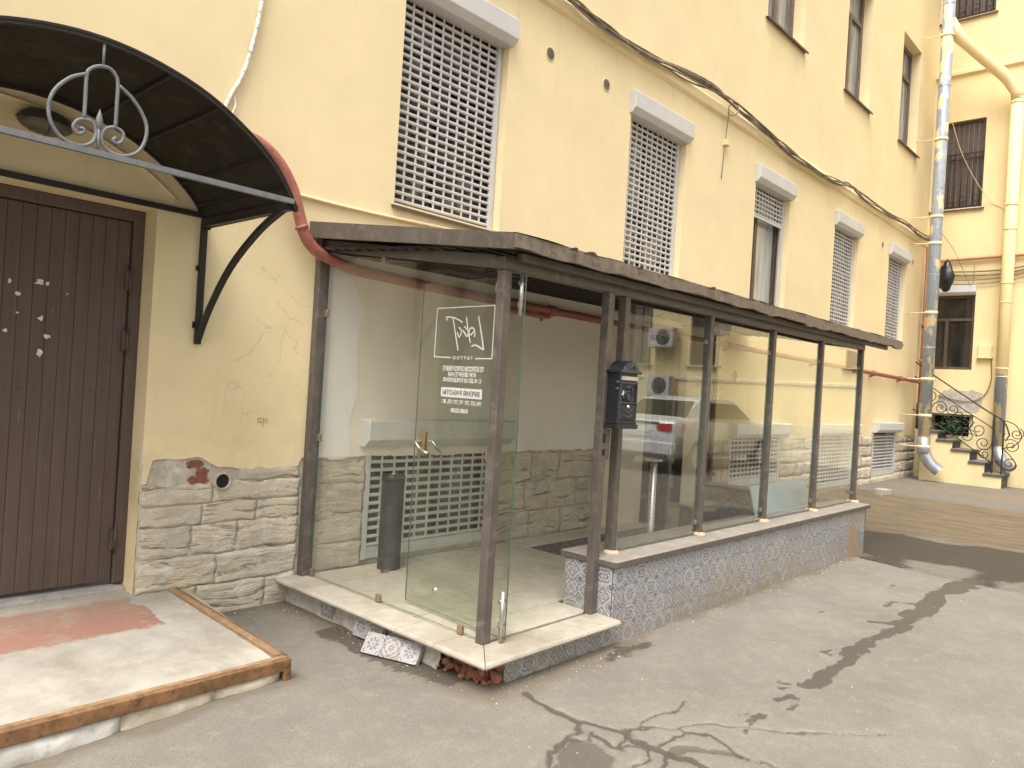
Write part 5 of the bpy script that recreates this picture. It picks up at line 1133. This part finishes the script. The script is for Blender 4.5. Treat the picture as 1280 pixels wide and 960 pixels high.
# cables
def cable(name, pts, r, mat, label, n=6, k=6, parent=None):
    mb = MB(); mb.tube(smooth_pts(pts, k), r, n); o = mb.build(name, M[mat], parent, origin=None if parent else pts[0])
    return o if parent else tag(o, label, 'cable')
cb = thing('cable_bundle', 'tangled bundle of old cables draped along the string course', 'cable', (2.4, -.06, 5.3))
base = [(1.2, 5.30), (2.38, 5.27), (3.03, 5.21), (3.7, 5.22), (4.58, 5.30), (5.3, 5.36), (5.88, 5.345), (6.6, 5.27), (7.4, 5.22), (8.1, 5.19), (8.8, 5.16), (9.5, 5.22), (10.15, 5.30), (10.9, 5.31), (12.2, 5.30), (13.5, 5.33), (14.4, 5.30), (15.2, 5.35)]
for s in range(6):
    rr = random.Random(s+50); pts = [(x+rr.uniform(-.1, .1), -.075-.015*(s % 3)-rr.uniform(0, .02), z+rr.uniform(-.06, .06)) for x, z in base]; cable('cable', pts, .010+.003*(s % 2), 'cable', '', parent=cb)
mb = MB(); mb.tube(smooth_pts([(5.86, -.06, 5.40), (5.92, -.12, 5.33), (5.86, -.12, 5.22), (5.78, -.07, 5.20), (5.80, -.05, 5.32), (5.88, -.1, 5.38)], 5), .008, 6); mb.tube(smooth_pts([(5.80, -.05, 5.2), (5.79, -.03, 4.9), (5.80, -.015, 4.7), (5.78, -.012, 4.4)], 4), .006, 5); mb.build('cable_loop', M['cable'], cb)
cable('hanging_cable', [(-.53, -.02, 4.4), (-.555, -.02, 4.05), (-.60, -.025, 3.75), (-.66, -.02, 3.50), (-.74, -.022, 3.32), (-.79, -.02, 3.15), (-.80, -.02, 2.98)], .015, 'cable_white', 'pale flaking cable hanging down the wall above the canopy')
cable('hanging_cable', [(-.72, -.02, 3.36), (-.70, -.03, 3.28), (-.74, -.03, 3.20), (-.80, -.03, 3.16), (-.82, -.02, 3.05)], .007, 'cable_white', 'thin loose wire curling beside the pale cable above the canopy')
cable('wall_conduit', [(-1.0, -.015, 2.84), (-.12, -.015, 2.825), (.45, -.016, 2.83), (1.1, -.015, 2.855), (1.8, -.015, 2.88), (3.4, -.015, 2.9)], .014, 'conduit', 'thin yellow painted conduit running just above the porch roof')
wc = thing('wing_cables', 'dark cables strung along the right wing below the orange pipe', 'cable', (XW, -1, 4.6))
for s in range(4):
    rr = random.Random(s+9); z0 = 4.62-.09*s
    cable('cable', [(XW-.04, -.3, z0+.02), (XW-.05, -.9, z0+rr.uniform(-.05, .03)), (XW-.05, -1.5, z0+rr.uniform(-.04, .06)), (XW-.05, -2.2, z0+.1+rr.uniform(-.03, .05)), (XW-.05, -4, z0+.12), (XW-.04, -9, z0+.1)], .016 if s < 2 else .010, 'cable', '', parent=wc)
cable('wing_pipe', [(XW-.06, -.15, 4.87), (XW-.06, -1.5, 4.90), (XW-.06, -4, 4.93), (XW-.06, -12, 4.95)], .035, 'orange_pipe', 'faded orange pipe running across the right wing')
cable('loose_wire', [(14.28, -.5, 7.9), (14.7, -.75, 6.9), (XW-.05, -1.15, 6.1), (XW-.05, -1.55, 5.85)], .006, 'conduit', 'pale loose wire looping from the grey downpipe across the barred window')
cable('loose_wire', [(14.25, -.5, 5.3), (14.6, -.7, 4.95), (XW-.05, -.9, 4.3), (XW-.05, -.95, 4.8)], .005, 'cable', 'dark stray wire hanging beside the grey downpipe')
cable('wing_wire', [(XW-.02, -1.34, 2.78), (XW-.02, -1.36, 2.3), (XW-.03, -1.22, 1.95), (XW-.03, -.9, 1.85), (XW-.03, -.4, 1.95)], .010, 'cable', 'black wire curving down from the junction box on the wing')

# downpipes
DX, DY = 14.22, -.43
dp = thing('grey_downpipe', 'grey zinc downpipe with flaking yellow paint in the courtyard corner', 'downpipe', (DX, DY, .4))
mb = MB(); mb.tube([(DX, DY, 12.9), (DX, DY, 6), (DX, DY, 1.02)], .115, 20); mb.build('pipe', M['zinc'], dp)
mb = MB(); mb.tube([(DX, DY, 1.06), (DX, DY, .82), (DX-.0, DY-.03, .70)], [.122, .122, .124], 20); mb.tube([(DX, DY-.03, .72), (DX+.02, DY-.13, .53), (DX+.06, DY-.30, .38)], .118, 20, cap=False); mb.build('spout', M['zinc_bare'], dp)
for z in (9.35, 7.2, 5.6, 5.05, 3.62, 2.25, 1.5, .86):
    mb = MB(); mb.tube([(DX, DY, z-.03), (DX, DY, z+.03)], .123, 20); mb.tube([(DX-.02, DY, z), (DX-.15, -.0, z)], .010, 6); mb.build('clamp', M['clamp_yellow'], dp)
for z in (10.0, 8.3, 6.2, 4.4, 2.9):
    mb = MB(); mb.tube([(DX, DY, z-.008), (DX, DY, z+.008)], .1185, 20); mb.build('pipe_joint', M['zinc'], dp)
D2X, D2Y = 15.08, -1.58
dp2 = thing('yellow_downpipe', 'yellow painted downpipe on the right wing, bare zinc at its foot', 'downpipe', (D2X, D2Y, .5))
mb = MB(); mb.tube([(D2X, D2Y, .9), (D2X, D2Y, 8.1)], .112, 20); mb.build('pipe', M['zinc2'], dp2)
mb = MB(); mb.tube([(D2X, D2Y, 8.05), (D2X, D2Y+.03, 8.25), (D2X-.12, D2Y+.18, 8.5), (DX+.25, DY-.18, 9.35), (DX+.02, DY, 9.7)], .115, 18); mb.build('branch', M['zinc2'], dp2)
mb = MB(); mb.tube([(D2X, D2Y, .95), (D2X-.02, D2Y-.06, .72), (D2X-.10, D2Y-.25, .5)], .115, 18); mb.build('spout', M['zinc_bare'], dp2)
for z in (8.0, 5.9, 5.4, 4.3, 3.9, 2.55, 2.38):
    mb = MB(); mb.tube([(D2X, D2Y, z-.012), (D2X, D2Y, z+.012)], .120, 20); mb.build('pipe_joint', M['zinc2'], dp2)
mb = MB(); b_ = [(14.62, -.42, 4.18), (14.64, -.56, 4.14)]
b = bmesh.new(); bmesh.ops.create_icosphere(b, subdivisions=3, radius=1)
for v in b.verts:
    n = v.co.copy(); wdt = 1.0 if n.z < 0 else 1-.55*n.z; v.co = Vector((n.x*.12*wdt, n.y*.16*wdt, n.z*.33))*(1+.34*(float(fbm(np.array([n.x*5+5+n.z*3]), np.array([n.y*6+n.z*5]))[0])-.5)*2)
me = bpy.data.meshes.new('black_bag'); b.to_mesh(me); b.free(); me.materials.append(M['black_plastic']); me.polygons.foreach_set('use_smooth', [True]*len(me.polygons))
o = bpy.data.objects.new('black_bag', me); C.objects.link(o); o.location = (14.72, -.55, 4.46); tag(o, 'crumpled black plastic bundle hung on the cables beside the grey downpipe', 'bag')
jb = thing('junction_box', 'weathered junction box on the wing wall left of the yellow downpipe', 'junction box', (XW, -1.22, 2.85))
mb = MB(); mb.box(XW-.07, XW, -1.35, -1.10, 2.80, 3.05); mb.build('box', M['plaster_wing'], jb, bevel=.01)
mb = MB(); mb.box(XW-.085, XW, -1.37, -1.08, 2.765, 2.80); mb.build('tray', M['conduit'], jb, bevel=.004)

# ================================================================== staircase on the wing
SX0, SX1 = 14.52, XW-.01
st = thing('stone_staircase', 'short plastered staircase with dark stone treads against the right wing', 'staircase', (14.9, -1.0, .16))
sy = [-1.77, -1.47, -1.20, -.88, -.60]; sz = [.43, .645, .86, 1.035, 1.20]; NS = 5
gnd = .14
for i, (y, z) in enumerate(zip(sy, sz)):
    yb = sy[i+1] if i < NS-1 else -.31
    mb = MB(); mb.box(SX0+.02, SX1, y+.012, yb+.012, gnd-.3, z-.052); mb.build('stair_core', M['plaster_wing'], st) if False else None
    mb = MB(); mb.box(SX0+.012, SX1, y+.018, yb+.016, (sz[i-1] if i else gnd-.1), z-.05); mb.build('riser', M['step_dark'], st)
    mb = MB(); mb.box(SX0-.03, SX1, y-.02, yb+.014, z-.05, z); o = mb.build('tread', [M['step_dark'], M['step_top']], st, origin=((SX0+SX1)/2, y, z), bevel=.008)
    for p_ in o.data.polygons: p_.material_index = 1 if p_.normal.z > .6 else 0
poly = [(sy[0], gnd-.1)]
for i in range(NS):
    poly += [(sy[i], sz[i]-.051), (sy[i+1] if i < NS-1 else -.30, sz[i]-.051)]
poly.append((-.30, gnd-.1))
mb = MB(); mb.prism(poly, lambda u, v: (SX0, u, v), lambda u, v: (SX0+.05, u, v)); mb.build('stringer', M['plaster_wing'], st)
mb = MB(); rx = SX0+.06
tp = [(-.10, 2.62), (-.49, 2.33), (-1.0, 1.98), (-1.49, 1.65), (-1.70, 1.53)]
mb.tube([(rx, y, z) for y, z in tp]+[(rx, -1.80, 1.40), (rx, -1.86, 1.22), (rx, -1.80, 1.10), (rx, -1.74, 1.17), (rx, -1.78, 1.25)], .014, 7)
mb.tube([(rx, -.1, 2.32), (rx, -.51, 2.05), (rx, -1.0, 1.70), (rx, -1.5, 1.38), (rx, -1.62, 1.28)], .011, 6)
mb.tube([(rx, -.1, 1.62), (rx, -.6, 1.32), (rx, -1.1, .98), (rx, -1.58, .64)], .012, 6)
for y, z0, z1 in ((-1.59, .44, 1.60), (-1.755, .43, 1.50)): mb.bar((rx, y, z0), (rx, y, z1), .028, .028)
def spiral(cy, cz, r0, turns, ph, sgn=1, rad=.009):
    n = int(18*turns); mb.tube([(rx, cy+sgn*r0*(1-.82*k/n)*math.cos(ph+2*math.pi*turns*k/n), cz+r0*(1-.82*k/n)*math.sin(ph+2*math.pi*turns*k/n)) for k in range(n+1)], rad, 5)
for cy, cz, r0, ph, sg in [(-.62, 1.68, .15, 0, 1), (-.85, 1.66, .12, 3, -1), (-1.08, 1.40, .17, 1, 1), (-1.32, 1.28, .16, 2, -1), (-1.15, 1.14, .15, 0, -1), (-1.42, 1.02, .15, 3, 1), (-.75, 1.45, .13, 2, 1), (-.42, 1.90, .14, 0, 1), (-1.45, .80, .11, 1, -1), (-1.90, 1.0, .14, 1, 1), (-1.88, .66, .13, 4, -1), (-1.98, 1.25, .12, 2, 1), (-.95, 1.52, .10, 0, -1)]:
    spiral(cy, cz, r0, 1.6, ph, sg)
mb.tube(smooth_pts([(rx, -1.755, 1.50), (rx, -1.95, 1.42), (rx, -2.06, 1.2), (rx, -1.95, 1.02), (rx, -1.77, .95)], 5), .010, 6); mb.tube(smooth_pts([(rx, -1.755, .95), (rx, -1.9, .80), (rx, -2.0, .62), (rx, -1.9, .52), (rx, -1.77, .56)], 5), .010, 6)
mb.build('iron_railing', M['black_iron'], st)
pl = thing('trailing_plant', 'dark green plant growing in the niche behind the iron railing', 'plant', (15.2, -.8, 1.1))
mb = MB(); mb.tube([(15.15, -.75, 1.08), (15.12, -.78, 1.3), (15.1, -.85, 1.46)], .008, 5); mb.build('stem', M['leaf'], pl)
mb = MB(); rr = random.Random(4)
for k in range(260):
    c = Vector((15.1+rr.uniform(-.14, .1), -.72+rr.gauss(0, .14), 1.28+rr.gauss(0, .11))); a = Vector((rr.uniform(-1, 1), rr.uniform(-1, 1), rr.uniform(-1, 1))).normalized(); b = a.orthogonal().normalized(); l = rr.uniform(.025, .05)
    mb.add([c-a*l, c+b*l*.35, c+a*l, c-b*l*.35], [(0, 1, 2, 3)])
tag(mb.build('leaves', M['leaf'], pl, fixn=False), kind='stuff')
mb = MB(); mb.hexa([(10.66, -.72, .10), (10.96, -.80, .10), (11.0, -.65, .10), (10.70, -.57, .10)], [(10.66, -.72, .22), (10.95, -.79, .22), (10.98, -.66, .23), (10.70, -.58, .23)]); tag(mb.build('loose_block', M['concrete_stone'], origin=(10.8, -.7, .1), bevel=.012), 'loose grey stone block on the muddy yard past the porch', 'stone block')

# ================================================================== yard seen in the glass: parked car, air conditioners, dish
car = thing('parked_car', 'silver saloon car parked in the yard, mirrored in the porch glass', 'car', (11.6, -6.98, .13))
GX, GY, GZ0 = 9.4, -6.98, .13
sec = [(.00, .32, .62, .80), (.03, .30, .95, .84), (.12, .28, 1.02, .86), (.55, .27, 1.05, .875), (1.2, .27, 1.02, .88), (2.6, .27, 1.0, .88), (3.3, .27, .98, .87), (4.1, .28, .86, .84), (4.42, .30, .74, .76), (4.52, .34, .60, .68)]
mb = MB(); ring = []
for x, zl, zh, hw in sec:
    zm = (zl+zh)/2
    ring.append([(GX+x, GY+s*hw*f, GZ0+z) for s, f, z in ((-1, .86, zl), (-1, 1, zl+.12), (-1, 1.0, zm), (-1, .97, zh-.06), (-1, .90, zh), (1, .90, zh), (1, .97, zh-.06), (1, 1.0, zm), (1, 1, zl+.12), (1, .86, zl))])
mb.v = [v for r_ in ring for v in r_]; n = 10
mb.f = [(i*n+k, i*n+(k+1) % n, (i+1)*n+(k+1) % n, (i+1)*n+k) for i in range(len(ring)-1) for k in range(n)]+[tuple(range(n-1, -1, -1)), tuple((len(ring)-1)*n+k for k in range(n))]
mb.mi = [0]*len(mb.f); mb.sm = [True]*(len(mb.f)-2)+[False]*2; mb.build('body', M['car_paint'], car)
cab = [(.50, 1.03, .80, 1.04), (1.15, 1.03, .82, 1.40), (1.5, 1.02, .83, 1.45), (2.3, 1.0, .83, 1.46), (2.7, 1.0, .83, 1.41), (3.35, .98, .82, 1.0)]
mb = MB(); ring = []
for x, zl, hw, zh in cab: ring.append([(GX+x, GY-hw, GZ0+zl-.02), (GX+x, GY-hw*.80, GZ0+zh), (GX+x, GY+hw*.80, GZ0+zh), (GX+x, GY+hw, GZ0+zl-.02)])
mb.v = [v for r_ in ring for v in r_]; mb.f = [(i*4+k, i*4+(k+1) % 4, (i+1)*4+(k+1) % 4, (i+1)*4+k) for i in range(len(cab)-1) for k in range(4)]; mb.mi = [0]*len(mb.f); mb.sm = [False]*len(mb.f); mb.build('cabin', M['car_paint'], car, bevel=.02)
mb = MB(); mb.hexa([(GX+.54, GY-.70, GZ0+1.065), (GX+.54, GY+.70, GZ0+1.065), (GX+.56, GY+.70, GZ0+1.055), (GX+.56, GY-.70, GZ0+1.055)], [(GX+1.06, GY-.60, GZ0+1.375), (GX+1.06, GY+.60, GZ0+1.375), (GX+1.10, GY+.60, GZ0+1.36), (GX+1.10, GY-.60, GZ0+1.36)]); mb.build('rear_window', M['car_glass'], car)
for s in (-1, 1):
    mb = MB(); mb.hexa([(GX+1.0, GY+s*.80, GZ0+1.07), (GX+3.1, GY+s*.80, GZ0+1.05), (GX+3.1, GY+s*.83, GZ0+1.04), (GX+1.0, GY+s*.83, GZ0+1.06)], [(GX+1.4, GY+s*.67, GZ0+1.37), (GX+2.6, GY+s*.67, GZ0+1.36), (GX+2.6, GY+s*.70, GZ0+1.355), (GX+1.4, GY+s*.70, GZ0+1.365)]); mb.build('side_window', M['car_glass'], car)
    mb = MB(); mb.hexa([(GX-.012, GY+s*.42, GZ0+.80), (GX-.012, GY+s*.74, GZ0+.78), (GX+.26, GY+s*.886, GZ0+.80), (GX+.1, GY+s*.5, GZ0+.8)], [(GX+.01, GY+s*.40, GZ0+.92), (GX+.01, GY+s*.74, GZ0+.945), (GX+.30, GY+s*.872, GZ0+.94), (GX+.1, GY+s*.5, GZ0+.93)]); mb.build('tail_light', M['red_lens'], car, bevel=.01)
    for xx in (.78, 3.62):
        mb = MB(); mb.lathe((GX+xx, GY+s*.79, GZ0+.31), [(.22, -.10), (.31, -.10), (.315, 0), (.31, .10), (.22, .10)], 24, 0, 'Y'); wh = mb.build('wheel', M['tyre'], car)
        mb = MB(); mb.lathe((GX+xx, GY+s*.79, GZ0+.31), [(.0001, s*.085), (.05, s*.09), (.21, s*.07), (.22, s*.1)], 20, 0, 'Y'); mb.build('rim', M['silver'], wh)
mb = MB(); mb.box(GX-.04, GX+.08, GY-.80, GY+.80, GZ0+.34, GZ0+.58); mb.build('rear_bumper', M['car_paint'], car, bevel=.03)
mb = MB(); mb.box(GX-.03, GX+.02, GY-.66, GY+.66, GZ0+.27, GZ0+.345); mb.build('bumper_valance', M['dark_grille'], car, bevel=.01)
mb = MB(); mb.box(GX-.012, GX+.01, GY-.27, GY+.27, GZ0+.66, GZ0+.78); mb.build('number_plate', M['white'], car, bevel=.004)
mb = MB(); mb.box(GX-.01, GX+.06, GY-.45, GY+.45, GZ0+.935, GZ0+.955); mb.build('boot_trim', M['silver'], car)
def ac(yc, zc, wd, hh, label):
    T = thing('air_conditioner', label, 'air conditioner', (XW, yc, zc), 'air conditioners on the wing wall'); d = .30
    mb = MB(); mb.box(XW-d-.05, XW-.05, yc-wd/2, yc+wd/2, zc-hh/2, zc+hh/2); mb.build('casing', M['ac_white'], T, bevel=.012)
    mb = MB(); mb.lathe((XW-d-.055, yc+wd*.1, zc), [(.0001, 0), (hh*.40, 0), (hh*.42, .006)], 24, 0, 'X'); f = mb.build('fan_grille', M['dark_grille'], T)
    mb = MB(); 
    for r_ in (.12, .22, .32): mb.tube([(XW-d-.06, yc+wd*.1+hh*r_*math.cos(a), zc+hh*r_*math.sin(a)) for a in np.linspace(0, 2*math.pi, 25)], .004, 4)
    mb.build('grille_ring', M['ac_white'], f)
    for s in (-1, 1):
        mb = MB(); mb.bar((XW-d-.05, yc+s*wd*.35, zc-hh/2-.015), (XW, yc+s*wd*.35, zc-hh/2-.015), .03, .03); mb.bar((XW-.01, yc+s*wd*.35, zc-hh/2-.02), (XW-.01, yc+s*wd*.35, zc-hh/2-.25), .03, .02); mb.build('bracket', M['ac_white'], T)
ac(-10.05, 3.18, .78, .52, 'upper air conditioner between two windows of the wing, mirrored in the glass')
ac(-10.1, 1.85, .82, .55, 'lower air conditioner above the parked car, mirrored in the glass')
sd = thing('satellite_dish', 'round satellite dish on the wing wall, mirrored in the porch glass', 'satellite dish', (XW, -8.2, 3.4))
mb = MB(); mb.lathe((XW-.42, -8.2, 3.5), [(.0001, .05), (.12, .04), (.24, .005), (.31, -.045), (.315, -.04), (.24, .015), (.0001, .06)], 28, 0, 'X'); mb.build('dish', simple('shaded_dish', (.26, .22, .16), .6), sd, fixn=False)
mb = MB(); mb.tube([(XW-.37, -8.2, 3.48), (XW-.2, -8.2, 3.3), (XW, -8.2, 3.3)], .022, 8); mb.tube([(XW-.44, -8.2, 3.22), (XW-.80, -8.2, 3.36)], .012, 6); mb.build('mount_arm', M['ac_white'], sd)


# grit swept against the walls and into the cracks: nobody could count it
rr = random.Random(77); mb = MB()
for k in range(420):
    u = rr.random()
    if u < .35: x, y = rr.uniform(1.0, 5.8), -1.99-abs(rr.gauss(0, .07))
    elif u < .55: x, y = -.12-abs(rr.gauss(0, .10)), rr.uniform(-1.9, -.1)
    elif u < .70: x, y = rr.uniform(-.2, 1.0), -2.0-abs(rr.gauss(0, .12))
    elif u < .82: x, y = rr.uniform(-.75, -.12), -.03-abs(rr.gauss(0, .10))
    else: x, y = rr.uniform(-2, 5.5), rr.uniform(-4.4, -2.1)
    r_ = rr.uniform(.002, .0065)*(1.5 if rr.random() < .08 else 1); z = float(gz(x))+r_*.3+.002
    P = [Vector((rr.gauss(0, 1), rr.gauss(0, 1), rr.gauss(0, 1))).normalized()*r_*rr.uniform(.7, 1.2) for _ in range(4)]
    P = [Vector((1, 0, -.4))*r_*rr.uniform(.7, 1.2), Vector((-.5, .87, -.4))*r_*rr.uniform(.7, 1.2), Vector((-.5, -.87, -.4))*r_*rr.uniform(.7, 1.2), Vector((rr.uniform(-.3, .3), rr.uniform(-.3, .3), .8))*r_]
    mb.add([Vector((x, y, z))+p for p in P], [(0, 1, 2), (0, 3, 1), (1, 3, 2), (2, 3, 0)], 0 if rr.random() < .6 else 1)
tag(mb.build('grit', [M['cream_stone'], M['concrete_stone']]), 'loose grit scattered along the wall foot and over the asphalt', 'grit', kind='stuff')
